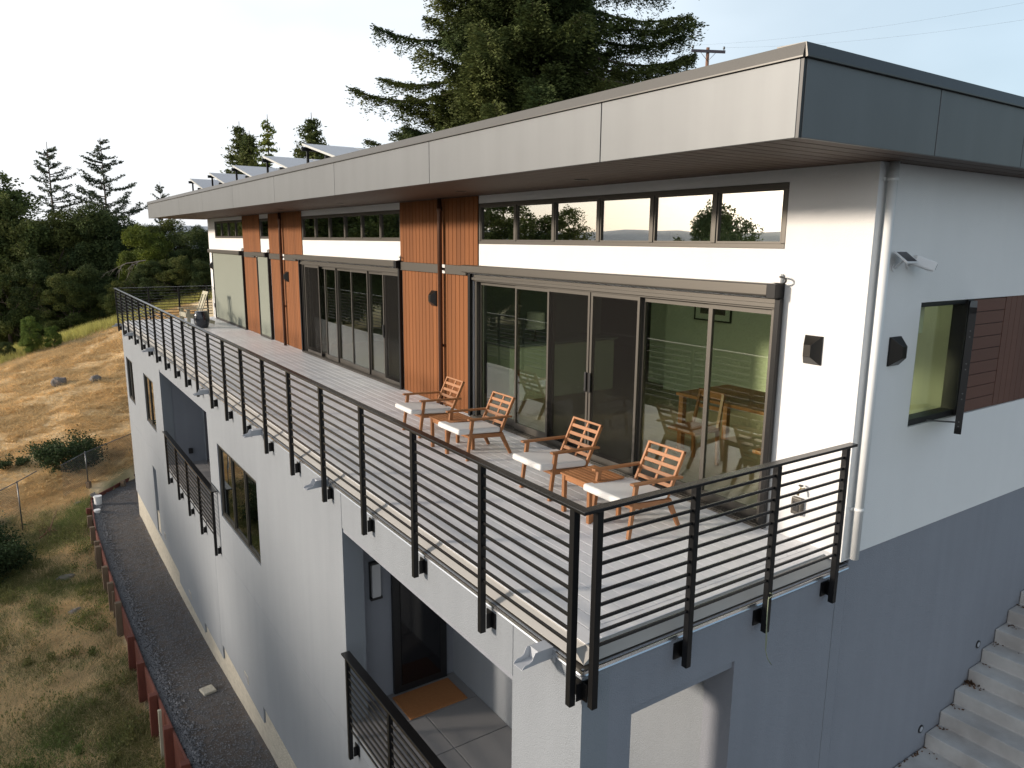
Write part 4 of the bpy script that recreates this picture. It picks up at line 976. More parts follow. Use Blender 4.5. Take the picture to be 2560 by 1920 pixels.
P5 = np.zeros((n, 5, 3)); sx = sz * rng.uniform(0.7, 1.3, n); sy = sz * rng.uniform(0.5, 1.0, n)
for k in range(5):
    ox, oy, oz = oc[k]; P5[:, k, 0] = c[:, 0] + (ox * sx) * ca - (oy * sy) * sa; P5[:, k, 1] = c[:, 1] + (ox * sx) * sa + (oy * sy) * ca; P5[:, k, 2] = c[:, 2] + oz * sz * 0.8
tri = np.concatenate([P5[:, [a, (a + 1) % 4, 4]] for a in range(4)], 0).reshape(-1, 3)
tri = np.stack([P5[:, [a, (a + 1) % 4, 4]] for a in range(4)], 1).reshape(-1, 3)
sme = quads("loose_gravel", tri, None, nv=3)
stm = mat("gravel_stone_scatter", (0.165, 0.168, 0.178), 0.85, 0.5, 40)
tag(link("loose_gravel", sme, stm), "loose dark grey gravel stones scattered over the path beside the house", "gravel", kind='stuff')

# flat paver on the gravel, buckets at the path end
t = MB(); cx, cy = -0.40, 10.96; zz = float(I(cy, PY, PZ))
dx_, dy_ = Vector((0.24, 0.045, 0)), Vector((0.03, -0.27, 0)); C0 = Vector((cx, cy, zz + 0.035))
t.bar(C0 - dx_ * 0.5, C0 + dx_ * 0.5, 0.26, 0.055)
tag(t.build("paving_slab", M['footing'], None, bevel=0.012), "small pale rectangular concrete slab lying on the dark gravel path", "slab")
def bucket(lab, x, y, h, r):
    t = thing("plastic_bucket", lab, "bucket", (x, y, -6.645), 0, "white plastic containers at the path end")
    m = MB(); m.tube([(0, 0, 0), (0, 0, h)], [r * 0.85, r], 20, caps=False); m.tube([(0, 0, 0.0), (0, 0, 0.01)], r * 0.84, 20); m.tube([(0, 0, h - 0.02), (0, 0, h)], r * 1.05, 20, caps=False); m.build("body", M['whiteplastic'], t)
    m = MB(); m.tube([(0, 0, h - 0.001), (0, 0, h + 0.012)], r * 1.06, 20); m.build("lid", M['whiteplastic'], t)
bucket("tall white plastic bucket at the corner end of the gravel path", -1.05, 25.45, 0.30, 0.13)
bucket("small white plastic tub lying low by the timber edge of the path", -1.16, 24.55, 0.10, 0.10)

# ================================================================ TIMBER RETAINING EDGE
t = thing("timber_retaining_wall", "low timber retaining wall of red boards held by rough square posts along the gravel path", "retaining wall", (0, 0, 0))
yb = [5.2, 7.4, 9.87, 12.86, 16.4, 19.13, 22.75, 25.98]
for a, b in zip(yb[:-1], yb[1:]):
    xa, xb = float(I(a, RY, RX)), float(I(b, RY, RX)); za, zb = float(I(a, PY, PZ)), float(I(b, PY, PZ))
    for k in range(5):
        m = MB(); m.bar((xa - 0.02, a, za + 0.0 - 0.155 * k), (xb - 0.02, b - 0.006, zb + 0.0 - 0.155 * k), 0.04, 0.148); m.build("board", M['redwood'], t, bevel=0.004)
m = MB(); m.bar((-1.22, 26.0, -6.62), (2.2, 30.35, -6.62), 0.045, 0.17); m.build("board", M['redwood'], t, bevel=0.004)
m = MB(); m.bar((-0.05, 27.25, -6.9), (-0.05, 27.25, -6.45), 0.14, 0.14, up=(0.6, 0.8, 0)); m.build("post", M['oldwood'], t, bevel=0.006)
for y, kind, dz, wd in [(5.6, 'r', 0.0, .11), (7.3, 'r', 0.02, .11), (8.6, 'r', 0.0, .11), (9.87, 'r', 0.02, .11), (10.55, 'p', 0.03, .05), (11.27, 'r', 0.02, .11), (12.86, 'r', 0.04, .11), (14.30, 'r', 0.04, .11),
                        (16.40, 'o', 0.05, .11), (17.45, 'o', -0.06, .05), (17.84, 'o', 0.05, .11), (19.13, 'o', 0.05, .11), (20.91, 'o', 0.04, .11), (21.48, 'o', 0.0, .09), (22.75, 'o', 0.04, .11), (23.92, 'o', 0.03, .11), (24.78, 'r', 0.02, .10)]:
    x = float(I(y, RY, RX)) - 0.10; wd *= 1.25; top = float(I(y, PY, PZ)) + 0.13 + dz; bot = float(height(x - 0.35, y)) - 0.25; lx = random.uniform(-0.015, 0.02)
    m = MB(); m.bar((x - 0.02, y, bot), (x + lx, y, top), wd, 0.145 if wd > .08 else 0.06, up=(1, 0, 0)); m.build("post", M['redwood'] if kind == 'r' else (M['adir'] if kind == 'p' else M['oldwood']), t, bevel=0.006)

# chain link fence
fz = lambda x, y: float(height(x, y))
t = thing("chain_link_fence", "galvanised chain link fence with pipe posts crossing the dry grass slope", "fence", (0, 0, 0))
P1 = Vector((-1.19, 27.3, 0)); P0 = Vector((0.95, 29.9, 0)); P2 = Vector((-2.04, 26.1, 0)); P3 = Vector((-2.75, 26.3, 0)); P4 = Vector((-3.34, 25.5, 0)); P5_ = Vector((-4.6, 24.2, 0))
tops = {0: -5.2, 1: -5.17, 2: -5.22, 3: -5.35, 4: -5.42, 5: -5.6}
m = MB(); m.bar((P1.x, P1.y, -6.95), (P1.x + 0.01, P1.y, -6.30), 0.14, 0.14, up=(0.6, 0.8, 0)); m.build("timber_post", M['oldwood'], t, bevel=0.006)
for p, zt, zb in ((P1, tops[1] + 0.04, -6.32), (P0, tops[0], -7.0), (P4, tops[4] + 0.03, -7.3)):
    m = MB(); m.tube([(p.x, p.y, zb), (p.x, p.y, zt)], 0.022, 10); m.build("post", M['galv'], t)
for a, b, ka, kb in ((P0, P1, 0, 1), (P1, P2, 1, 2), (P3, P4, 3, 4), (P4, P5_, 4, 5)):
    m = MB(); m.tube([(a.x, a.y, tops[ka]), (b.x, b.y, tops[kb])], 0.017, 8); m.build("top_pipe", M['galv'], t)
for a, b, ka, kb in ((P0, P1, 0, 1), (P1, P2, 1, 2), (P4, P5_, 4, 5)):
    m = MB(); L0 = (b - a).length; zt0, zt1 = tops[ka], tops[kb]; H0 = 1.15; n0 = int(L0 / 0.085)
    for k in range(-int(H0 / 0.085), n0):
        for sgn in (1, -1):
            s0 = k * 0.085; s1 = s0 + H0; c0, c1 = max(0, s0), min(L0, s1)
            if c1 <= c0: continue
            f = lambda s: ((s - s0) / H0) if sgn > 0 else 1 - (s - s0) / H0
            def PP(s): w_ = s / L0; return Vector((a.x + (b.x - a.x) * w_, a.y + (b.y - a.y) * w_, zt0 + (zt1 - zt0) * w_ - H0 * f(s)))
            m.bar(PP(c0), PP(c1), 0.0032, 0.0032)
    m.build("wire_mesh", M['galv'], t)

# ================================================================ HILLS
m = MB(); ring = []
for k in range(121):
    az = math.radians(-110 + k * 2.0); R0 = 900
    h = 4 + 15 * float(fbm(np.array(k * 0.21 + 2), np.array(0.5))) + 7 * float(vn(np.array(k * 0.9), np.array(3.3))) + (5 if -8 < (-110 + 2 * k) < 6 else 0)
    ring.append((math.sin(az), math.cos(az), h))
vs = []
for sx_, cy_, h in ring: vs += [(CAM.x + sx_ * 700, CAM.y + cy_ * 700, -16), (CAM.x + sx_ * 860, CAM.y + cy_ * 860, h * 0.6), (CAM.x + sx_ * 960, CAM.y + cy_ * 960, h), (CAM.x + sx_ * 1300, CAM.y + cy_ * 1300, -16)]
fs = [(a * 4 + b, a * 4 + b + 1, a * 4 + b + 5, a * 4 + b + 4) for a in range(120) for b in range(3)]
m.add(vs, fs, 0, True); tag(m.build("hills", mat("haze_paled_hills", (0.30, 0.33, 0.36), 0.95, 0.2, 0.02)), kind='structure')  # distance haze is put into the hill colour as a paler tone

# ================================================================ TREES AND PLANTS
def limb_mesh(mb, p, d, L, r, depth, r0, spread=0.7, tips=None, up=0.25):
    pts = [p]; rad = [r]; n = 4; q = Vector(p)
    for k in range(n):
        d = (d + Vector((r0.uniform(-1, 1), r0.uniform(-1, 1), r0.uniform(-0.4, 1) * up * 2)) * 0.16).normalized(); q = q + d * (L / n); pts.append(q.copy()); rad.append(r * (1 - 0.62 * (k + 1) / n))
    mb.tube(pts, rad, 7 if depth > 1 else 5, caps=False)
    if tips is not None: tips += pts[2:]
    if depth > 0:
        for k in range(3 if depth > 1 else 2):
            a = Vector((r0.uniform(-1, 1), r0.uniform(-1, 1), r0.uniform(-0.2, 1))).normalized()
            limb_mesh(mb, pts[r0.choice([2, 3, 4])], (d + a * spread).normalized(), L * r0.uniform(0.55, 0.75), rad[3], depth - 1, r0, spread, tips, up)

def oak_parts(seed, H=15.0, R=5.0, nleaf=64000, size=0.21, nl=70, low=0.14):
    r0 = random.Random(seed); rn = np.random.default_rng(seed); mb = MB(); tips = []
    mb.tube([(0, 0, -1.2), (0.05, 0, 0), (0.1, 0.05, H * 0.18), (0.05, 0.15, H * 0.34)], [0.42, 0.30, 0.24, 0.2], 10, caps=False)
    for k in range(6):
        a = k * 1.05 + r0.uniform(-.3, .3); limb_mesh(mb, Vector((0.08, 0.1, H * r0.uniform(0.18, 0.4))), Vector((math.cos(a), math.sin(a), r0.uniform(0.5, 1.5))).normalized(), H * 0.26, 0.13, 2, r0, 0.8, tips)
    tm = mb.mesh("trunk")
    cs = []; 
    for k in range(nl):
        a = r0.uniform(0, 2 * PI); zf = r0.uniform(low, 1.0); rr = R * math.sqrt(max(0.02, 1 - ((zf - 0.45) / 0.62) ** 2)) * r0.uniform(0.45, 0.92)
        cs.append((rr * math.cos(a), rr * math.sin(a), H * zf - 0.4, r0.uniform(0.75, 1.55)))
    cs += [(t_.x, t_.y, t_.z, r0.uniform(0.4, 0.8)) for t_ in r0.sample(tips, min(14, len(tips)))]
    cs = np.array(cs); w = cs[:, 3] ** 2; pick = rn.choice(len(cs), nleaf, p=w / w.sum())
    d = rn.normal(size=(nleaf, 3)); d /= np.linalg.norm(d, axis=1, keepdims=True); d[:, 2] = np.where(d[:, 2] < -0.75, -d[:, 2], d[:, 2])
    rad = cs[pick, 3:4] * (0.55 + 0.5 * rn.random((nleaf, 1)) ** 0.6) * (1 + 0.18 * np.sin(d[:, :1] * 7 + pick[:, None]) + 0.15 * np.sin(d[:, 1:2] * 9))
    C = cs[pick, :3] + d * rad * np.array([1, 1, 0.92])
    return tm, quads("crown", leaves(C, size, 0.62, 0.0, rn), None)

def plant(name, label, cat, parts, loc, sc=1.0, rz=0.0, group=None, mats=(None, None), szz=None):
    t = thing(name, label, cat, loc, rz, group); t.scale = (sc, sc, szz or sc)
    for (me, pn), mt in zip(((parts[0], "trunk"), (parts[1], "crown")), mats):
        o = bpy.data.objects.new(pn, me); COL.objects.link(o); o.parent = t
        if not me.materials: me.materials.append(mt)
        if me.materials[0] != mt: o.material_slots[0].link = 'OBJECT'; o.material_slots[0].material = mt
    return t

K_ = 2560 / 2212
OH = (15.0, 15.5, 14.0, 16.0)
oaks = [oak_parts(11), oak_parts(22, H=15.5, R=4.4), oak_parts(33, H=14, R=5.6), oak_parts(44, H=16, R=4.2)]
inframe = [ # u, v(top) as seen in the photo, depth from the camera, radius scale, leaf, label
    (-55, 432, 53, 1.20, 'oakleaf', "big dark oak rising at the frame edge beside the first thin cedar"),
    (22, 448, 55, 0.95, 'oakleaf', "dark oak with a sunlit top just before the first thin cedar"),
    (78, 458, 53, 1.00, 'oakleaf', "wide dark oak standing in front of the first thin cedar's trunk"),
    (128, 462, 54, 0.90, 'oakleaf', "olive green oak between the two thin cedars, with the far hill showing beside it"),
    (186, 470, 56, 0.80, 'oakdark', "darker evergreen tree under the gap where the far hill shows"),
    (228, 446, 54, 1.05, 'oakdark', "tall round dark oak in front of the second thin cedar"),
    (268, 466, 55, 0.80, 'oakdark', "dark oak just past the second thin cedar, before the yellow green tree"),
    (352, 478, 54, 0.95, 'oakleaf', "broad oak under the roof corner next to the yellow green tree"),
    (402, 500, 52, 0.80, 'oakdark', "dark oak below the roof corner above the blue grey far roof"),
    (446, 492, 56, 0.90, 'oakdark', "dark oak touching the white end of the house under the eave"),
]
low_row = [(5, 575, 49, 0.82), (70, 560, 50, 0.85), (140, 590, 49, 0.85), (205, 575, 50, 0.85), (262, 600, 49, 0.75), (318, 565, 49, 0.85), (378, 556, 49, 0.8), (436, 562, 49, 0.75)]
low_lab = ["low oak at the frame edge behind the bright green sapling", "low dark oak just above the bright green sapling", "low dark oak above the crest between the saplings and the dead branch", "low dark oak above the middle of the yellow grass crest",
           "low dark tree behind the hanging dead branch", "low green oak behind the corner of the terrace railing", "low dark oak beyond the middle of the far terrace railing", "low dark oak beside the white house end beyond the terrace"]
def stand(u, vtop, depth, rs, leafk, label, k, base_drop=0.0, group="trees behind the dry hillside"):
    p = at(u * K_, vtop * K_, depth); zb = float(height(p.x, p.y)) - base_drop; H0 = OH[k % 4]
    h = p.z - zb; s_z = h / (H0 * 1.03); rs = s_z * (1.15 + 0.55 * max(0.0, 0.6 - s_z)) * (0.8 + 0.2 * rs) if rs > 0.5 else s_z * 1.1
    return plant("oak_tree", label, "tree", oaks[k % 4], (p.x, p.y, zb), rs, k * 1.7, group, (M['bark'], M[leafk]), s_z)
for k, (u, v, dpt, rs, lf, lab) in enumerate(inframe): stand(u, v, dpt, rs, lf, lab, k)
for k, ((u, v, dpt, rs), lab) in enumerate(zip(low_row, low_lab)): stand(u, v, dpt, rs, 'oakdark' if k % 2 else 'oakleaf', lab, k + 2)
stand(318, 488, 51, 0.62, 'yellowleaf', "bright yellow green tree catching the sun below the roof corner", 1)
stand(62, 684, 43.3, 0.42, 'maple', "bright green sapling with open crown in front of the dark trees", 3)
stand(112, 705, 43.3, 0.32, 'maple', "small bright green sapling next to the bigger sapling at the grass crest", 0)
stand(8, 735, 43.5, 0.42, 'oakdark', "dark green shrub tree at the frame edge above the grass crest", 2)

# hanging dead branch
p = at(292 * K_, 566 * K_, 45.0); t = thing("dead_branch", "bare grey dead branch drooping in front of the dark oaks near the railing corner", "branch", (p.x, p.y, p.z))
m = MB(); r0 = random.Random(5)
def droop(m, q, d, L, r, dep):
    pts = [q.copy()]; rad = [r]
    for k in range(6):
        d = (d + Vector((r0.uniform(-.3, .3), r0.uniform(-.3, .3), -0.10 + r0.uniform(-.2, .15)))).normalized(); q = q + d * L / 6; pts.append(q.copy()); rad.append(r * (1 - k / 7))
    m.tube(pts, rad, 5, caps=False)
    if dep:
        for k in (1, 2, 3, 4, 5): droop(m, pts[k], (d + Vector((r0.uniform(-.9, .5), r0.uniform(-.5, .5), r0.uniform(-.6, .3)))).normalized(), L * r0.uniform(.35, .6), rad[k] * .7, dep - 1)
droop(m, Vector((0.6, 0.1, 0.1)), Vector((-1, 0.1, -0.15)), 2.2, 0.032, 2); m.build("branch", M['greybark'], t)

# thin cedars with bare whorled branches
def conifer(seed, H, R, whorl=0.42, per=6, leaf=0.10, nfol=60, bare=0.35, droopk=0.0, zlow=0.25, power=0.8, ang=0.15, width=0.28, zj=0.07):
    r0 = random.Random(seed); rn = np.random.default_rng(seed); mb = MB(); C = []
    mb.tube([(0, 0, -1), (0, 0, 0), (r0.uniform(-.1, .1), 0, H * 0.5), (0, 0, H)], [0.24 * H / 14, 0.18 * H / 14, 0.09 * H / 14, 0.015], 9, caps=False)
    z = H * zlow
    while z < H * 0.985:
        f = (z - H * zlow) / (H * (1 - zlow)); L0 = R * (1 - f) ** power + 0.10
        for k in range(per):
            if r0.random() < 0.18: continue
            a = r0.uniform(0, 2 * PI); L = L0 * r0.uniform(0.55, 1.1); p = Vector((0, 0, z + r0.uniform(-.15, .15))); d = Vector((math.cos(a), math.sin(a), ang + r0.uniform(-.12, .16)))
            pts = [p.copy()]
            for q_ in range(5): d = (d + Vector((r0.uniform(-.1, .1), r0.uniform(-.1, .1), droopk + 0.05 * q_))).normalized(); p = p + d * L / 5; pts.append(p.copy())
            mb.tube(pts, [0.035 * (1 - .8 * q_ / 5) * H / 14 for q_ in range(6)], 4, caps=False)
            n_ = max(4, int(nfol * L / R)); P = np.array([list(v) for v in pts]); tt = bare + (1 - bare) * rn.random(n_) ** 0.8; tt *= 5; i0 = np.minimum(tt.astype(int), 4); fr = (tt - i0)[:, None]
            Q = P[i0] * (1 - fr) + P[i0 + 1] * fr; wq = width * (0.35 + 0.65 * L / R)
            Q += rn.normal(size=(n_, 3)) * np.array([wq, wq, zj]) * (0.3 + 0.7 * (1 - np.abs(tt[:, None] / 5 - 0.6))); C.append(Q)
        z += whorl * (0.55 + 0.75 * (1 - f)) * r0.uniform(0.8, 1.25)
    return mb.mesh("trunk"), quads("crown", leaves(np.concatenate(C), leaf, 0.35, 0.5, rn), None)
def stand_con(parts, H, u, v, depth, zb, leafk, label, name="conifer_tree", cat="tree", grp=None, rz=0.0, xs=1.0):
    p = at(u * K_, v * K_, depth); s = (p.z - zb) / H
    t = plant(name, label, cat, parts, (p.x, p.y, zb), s * xs, rz, grp, (M['bark'], M[leafk]), s); return t
cedar = conifer(3, 15, 4.6, leaf=0.19, nfol=250, bare=0.25, width=0.19, zj=0.03, zlow=0.3, whorl=0.60, per=5)
cedar2 = conifer(8, 15, 5.6, leaf=0.19, nfol=280, bare=0.22, width=0.20, zj=0.03, zlow=0.3, whorl=0.58, per=5)
stand_con(cedar, 15, 100, 306, 58, -7.5, 'cedarleaf', "thin open cedar with bare layered branches, the one closer to the frame edge")
stand_con(cedar2, 15, 216, 297, 58, -7.5, 'cedarleaf', "thin open cedar with bare layered branches, the taller one closer to the roof", rz=1.0)
stand_con(cedar, 15, 345, 392, 90, -8, 'cedarleaf', "tiny distant cedar tip standing just off the end of the roof", rz=2.0, xs=0.8)
dense = conifer(21, 15, 2.7, leaf=0.20, nfol=300, bare=0.08, width=0.34, zlow=0.25, whorl=0.5, per=8, power=0.8, ang=0.1)
mid = conifer(31, 15, 2.6, leaf=0.24, nfol=150, bare=0.12, width=0.3, zlow=0.25, whorl=0.55, per=6, power=0.9, droopk=-0.12, ang=0.05)
stand_con(dense, 15, 516, 262, 60, -6, 'redwoodleaf', "slim twin topped conifer behind the solar panels, its taller top", xs=1.15)
stand_con(dense, 15, 538, 282, 58, -6, 'redwoodleaf', "slim conifer leaning against the taller twin behind the solar panels", rz=2, xs=1.25)
stand_con(mid, 15, 577, 247, 55, -6, 'yellowleaf', "sparse drooping conifer between two dense ones above the solar panels", xs=1.05)
stand_con(dense, 15, 672, 243, 50, -5, 'redwoodleaf', "dense conifer standing above the largest solar panel row", rz=4, xs=1.25)
stand_con(mid, 15, 640, 302, 52, -5, 'redwoodleaf', "short thin conifer beside the dense one above the solar panels", rz=3, xs=0.6)

# the big redwood behind the house
def redwood():
    r0 = random.Random(77); rn = np.random.default_rng(77); mb = MB(); C = []; D = []
    H = 27.0
    mb.tube([(0, 0, -1), (0, 0, 4), (0.1, 0.1, 12), (0.1, 0, 18), (0, 0, H)], [0.62, 0.52, 0.36, 0.26, 0.03], 14, caps=False)
    limbs = []
    z = 6.0
    while z < H - 1:
        f = (z - 6) / (H - 6); per = 9
        for k in range(per): limbs.append((z + r0.uniform(-.4, .4), r0.uniform(0, 2 * PI), (6.3 * (1 - f) ** 0.75 + 0.3) * r0.uniform(0.55, 0.88), None))
        z += 0.62
    # long limbs seen against the sky, azimuth measured in the tree's own frame
    view = math.atan2(-RT.y, -RT.x)         # pointing to the picture's left
    for zz, da, L in ((10.2, 0.10, 8.2), (11.3, -0.2, 7.6), (13.4, 0.15, 7.9), (14.2, -0.1, 7.2), (15.4, 0.2, 6.6), (8.6, -0.15, 6.4), (8.0, 0.3, 6.8),
                      ):
        limbs.append((zz, view + da, L, 1))
    for zz, da, L in ((17.2, PI + 0.2, 7.6), (16.2, PI - 0.1, 7.2), (15.6, PI + 0.25, 7.0), (14.9, PI, 7.0), (14.2, PI - 0.2, 6.7), (13.5, PI + 0.15, 6.6), (12.9, PI - 0.05, 6.4), (12.2, PI + 0.3, 6.2), (12.3, PI - .3, 6.0), (11.6, PI, 5.7), (13.2, PI + .4, 6.2), (14.4, PI - .45, 6.4), (10.8, PI + .1, 4.5), (16.8, PI - .4, 6.8)):
        limbs.append((zz, view + da, L, None))
    for k in range(60): limbs.append((r0.uniform(5.5, 12.5), view + r0.uniform(-0.9, 0.9), r0.uniform(3.2, 6.0), None))
    for k in range(60): limbs.append((r0.uniform(9.5, 18.5), view + r0.uniform(-1.6, 1.6) + (PI if k % 3 == 0 else 0), r0.uniform(3.0, 5.4), None))
    for z, a, L, special in limbs:
        p = Vector((0, 0, z)); d = Vector((math.cos(a), math.sin(a), -0.05 if special else r0.uniform(-0.25, 0.15))); pts = [p.copy()]; n = 7
        for q_ in range(n): d = (d + Vector((r0.uniform(-.10, .10), r0.uniform(-.10, .10), (-0.10 if q_ < 3 else 0.17)))).normalized(); p = p + d * L / n; pts.append(p.copy())
        r_ = 0.03 + 0.013 * L; mb.tube(pts, [r_ * (1 - 0.85 * q_ / n) for q_ in range(n + 1)], 5, caps=False)
        N = int((620 if special else 900) * L); P = np.array([list(v) for v in pts]); tt = rn.random(N) ** 0.85; tt = 0.10 + 0.90 * tt; tt = tt * n; i0 = np.minimum(tt.astype(int), n - 1); fr = (tt - i0)[:, None]
        base = P[i0] * (1 - fr) + P[i0 + 1] * fr; dirv = P[i0 + 1] - P[i0]; dirv /= np.linalg.norm(dirv, axis=1, keepdims=True)
        side = np.cross(dirv, [0, 0, 1]); side /= np.linalg.norm(side, axis=1, keepdims=True) + 1e-6
        taper = 1 - 0.75 * np.abs(tt[:, None] / n - 0.45) ** 1.1; wdt = (0.42 if special else 0.75) * taper
        # twigs: quantised along the limb so sprays hang as separate tufts
        tw = np.floor(tt * 4.5) ; hsh = np.abs(np.sin(tw * 12.9898 + a * 78.2 + z * 3.1) * 43758.5453) % 1; sg = np.where(rn.random(N) < 0.5, 1, -1)
        reach = rn.random((N, 1)) ** 0.7 * wdt * (0.45 + 0.9 * hsh[:, None])
        Q = base + side * sg[:, None] * reach + dirv * reach * 0.45 + rn.normal(size=(N, 3)) * 0.055
        Q[:, 2] -= (reach[:, 0] ** 1.3) * 0.45 * (0.5 + hsh) + np.where(rn.random(N) < 0.5, rn.random(N) ** 1.5 * 0.60 * (0.4 + hsh), 0)
        C.append(Q); D.append(side * sg[:, None] + dirv * 0.8 + np.array([0, 0, -0.3]))
    C = np.concatenate(C); D = np.concatenate(D)
    return mb.mesh("trunk"), quads("crown", leaves(C, 0.135, 0.34, 0.2, rn, D), None), len(C)
rt_, rc_, nn = redwood(); print("redwood leaves", nn)
p = at(1325, 150, 31.0)
plant("redwood_tree", "huge dark redwood with upswept branches towering behind the house roof", "tree", (rt_, rc_), (p.x, p.y, p.z - 14.0), 1.0, 0.0, None, (M['bark'], M['redwoodleaf']))

# trees down the slope to the west: they shade the lower wall and stand mirrored in the windows
west = [(-36, 35.5, 0.85, 2.1), (-34, 41, 0.8, 1.5), (-41, 33, 1.0, 1.2), (-30, 28.5, 0.8, 1.85), (-33, 23, 0.85, 2.2), (-31, 19, 0.9, 2.1), (-38, 24, 0.9, 2.15), (-29, 20.5, 0.8, 1.9), (-30, 14, 0.9, 1.85), (-46, 20, 1.2, 1.9), (-44, 10, 1.2, 1.7), (-36, 8, 1.1, 1.5), (-26, 14, 0.9, 1.5), (-30, 0, 1.1, 1.3), (-40, -12, 1.2, 1.4), (-55, 0, 1.3, 1.6), (-55, 32, 1.2, 1.6),
        (-14, 103, 2.2, 2.7), (-21, 100, 2.1, 2.8), (-28, 99, 2.3, 2.9), (-35, 94, 2.2, 2.8), (-42, 92, 2.2, 2.8), (-48, 86, 1.6, 2.8), (-54, 79, 1.3, 2.3), (-58, 73, 1.5, 1.5), (-7, 108, 2.3, 2.8), (-62, 66, 1.5, 1.4), (-72, 62, 1.4, 1.2), (-24, 118, 2.4, 3.2), (-38, 112, 2.4, 3.1), (-60, 90, 1.6, 1.5)]
for k, (x, y, rs, hs) in enumerate(west):
    plant("oak_tree", "dark oak on the slope below the house, outside the picture and mirrored in its windows", "tree", oaks[k % 4], (x, y, float(height(x, y)) - 0.5), rs, k * 2.1, "oaks on the slope below the house", (M['bark'], M['oakleaf' if k % 3 else 'oakdark']), hs * 0.82 * 9.3 / OH[k % 4])

# shrubs on the slope
def shrub(name, label, loc, R, H, n, size, leafk, seed, sx=1.0):
    rn = np.random.default_rng(seed); r0 = random.Random(seed); t = thing(name, label, "bush", loc)
    m = MB(); tips = []
    for k in range(6):
        a = k * 1.1 + r0.uniform(-.4, .4); limb_mesh(m, Vector((0, 0, -0.1)), Vector((math.cos(a) * sx, math.sin(a), r0.uniform(.35, 1.3))).normalized(), R * 0.8, 0.035, 2, r0, 0.8, tips)
    m.build("stems", M['bark'], t)
    P = np.array([list(v) for v in tips]); P = P[P[:, 2] > 0.05]; pk = rn.choice(len(P), n); C = P[pk] + rn.normal(size=(n, 3)) * np.array([.16, .16, .11]) * R
    C[:, 2] = np.clip(C[:, 2], 0.02, None)
    quads("foliage", leaves(C, size, 0.6, 0, rn), M[leafk], t)
p = at(148, 1150, 31.5)
shrub("shrub", "dark green rounded shrub growing on the dry slope behind the chain link fence", (-1.75, 29.2, fz(-1.75, 29.2)), 1.15, 1.2, 9000, 0.085, 'bushleaf', 5, 1.4)
shrub("shrub", "large dark bush at the frame edge below the chain link fence", (-4.35, 22.6, fz(-4.35, 22.6)), 1.25, 1.6, 15000, 0.075, 'bushleaf', 9)
shrub("shrub", "dark feathery bush at the frame edge, upper part beside the fence post", (-4.9, 25.4, fz(-4.9, 25.4)), 0.9, 1.2, 6000, 0.07, 'bushleaf', 12)
shrub("shrub", "small sprawling green weed in the straw above the fence at the frame edge", (-3.5, 30.8, fz(-3.5, 30.8)), 0.45, 0.4, 1400, 0.07, 'bushleaf', 14, 1.6)
# rocks / stump
def rock(name, lab, cat, loc, rs, seed, mt, cyl=False):
    r0 = random.Random(seed); bm = bmesh.new(); bmesh.ops.create_icosphere(bm, subdivisions=3, radius=1)
    for v in bm.verts:
        n1 = 1 + 0.22 * math.sin(v.co.x * 3.1 + seed) * math.cos(v.co.y * 2.7 + seed * 2) + 0.10 * math.sin(v.co.z * 6 + v.co.x * 5); v.co = Vector((v.co.x * rs[0] * n1, v.co.y * rs[1] * n1, v.co.z * rs[2] * n1))
        if cyl and v.co.z > rs[2] * 0.55: v.co.z = rs[2] * 0.55 + r0.uniform(-.02, .02)
    me = bpy.data.meshes.new(name); bm.to_mesh(me); bm.free(); o = link(name, me, mt); o.location = loc; return tag(o, lab, cat)
s1 = at(150, 955, 41.5); s2 = at(240, 945, 41.5)
def on_ray(u, v):
    d = FW + RT * ((u - 1280) / FPX) - UP * ((v - 960) / FPX)
    for k in range(200, 700):
        q = CAM + d * (k * 0.1)
        if q.z < float(height(q.x, q.y)): return Vector((q.x, q.y, float(height(q.x, q.y))))
    return CAM + d * 40
a = on_ray(148, 962); rock("tree_stump", "grey cut tree stump sitting on the dry grass hillside", "stump", (a.x, a.y, a.z + 0.12), (0.30, 0.30, 0.40), 2, M['greybark'], True)
a = on_ray(240, 952); rock("rock", "rough grey rock on the dry hillside beside the stump", "rock", (a.x, a.y, a.z + 0.05), (0.30, 0.22, 0.20), 5, M['greybark'])
for uv, lab, s_ in (((188, 1530), "grey rock in the grass below the retaining wall", 0.16), ((165, 1450), "flat grey rock half buried among the weeds", 0.22), ((195, 1262), "dark rock in the green grass by the fence corner", 0.14), ((208, 1660), "tiny white rock among the green weeds", 0.05)):
    a = on_ray(*uv); rock("rock", lab, "rock", (a.x, a.y, a.z + 0.01), (s_, s_ * 0.8, s_ * 0.45), int(uv[0]), M['greybark'] if 'white' not in lab else M['pipe'])
# fallen branch in the grass
a = on_ray(125, 1335); t = thing("fallen_branch", "reddish dry fallen branch lying in the green grass below the fence", "branch", (a.x, a.y, a.z + 0.05))
m = MB(); r0 = random.Random(9)
m.tube([(0.3, 0.9, 0.45), (0.15, 0.45, 0.25), (0, 0, 0.05), (-0.3, -0.5, 0.0)], [0.008, 0.015, 0.025, 0.02], 6); m.tube([(0, 0, 0.05), (0.35, -0.2, 0.02), (0.9, -0.25, 0.02)], [0.02, 0.018, 0.01], 6)
for k in range(26): q_ = Vector((r0.uniform(-.3, .2), r0.uniform(-.4, .5), 0.05)); m.tube([q_, q_ + Vector((r0.uniform(-.2, .25), r0.uniform(-.1, .35), r0.uniform(0, .28)))], [0.006, 0.002], 4)
m.build("branch", mat("rusty_dead_wood", (0.20, 0.10, 0.06), 0.95), t)

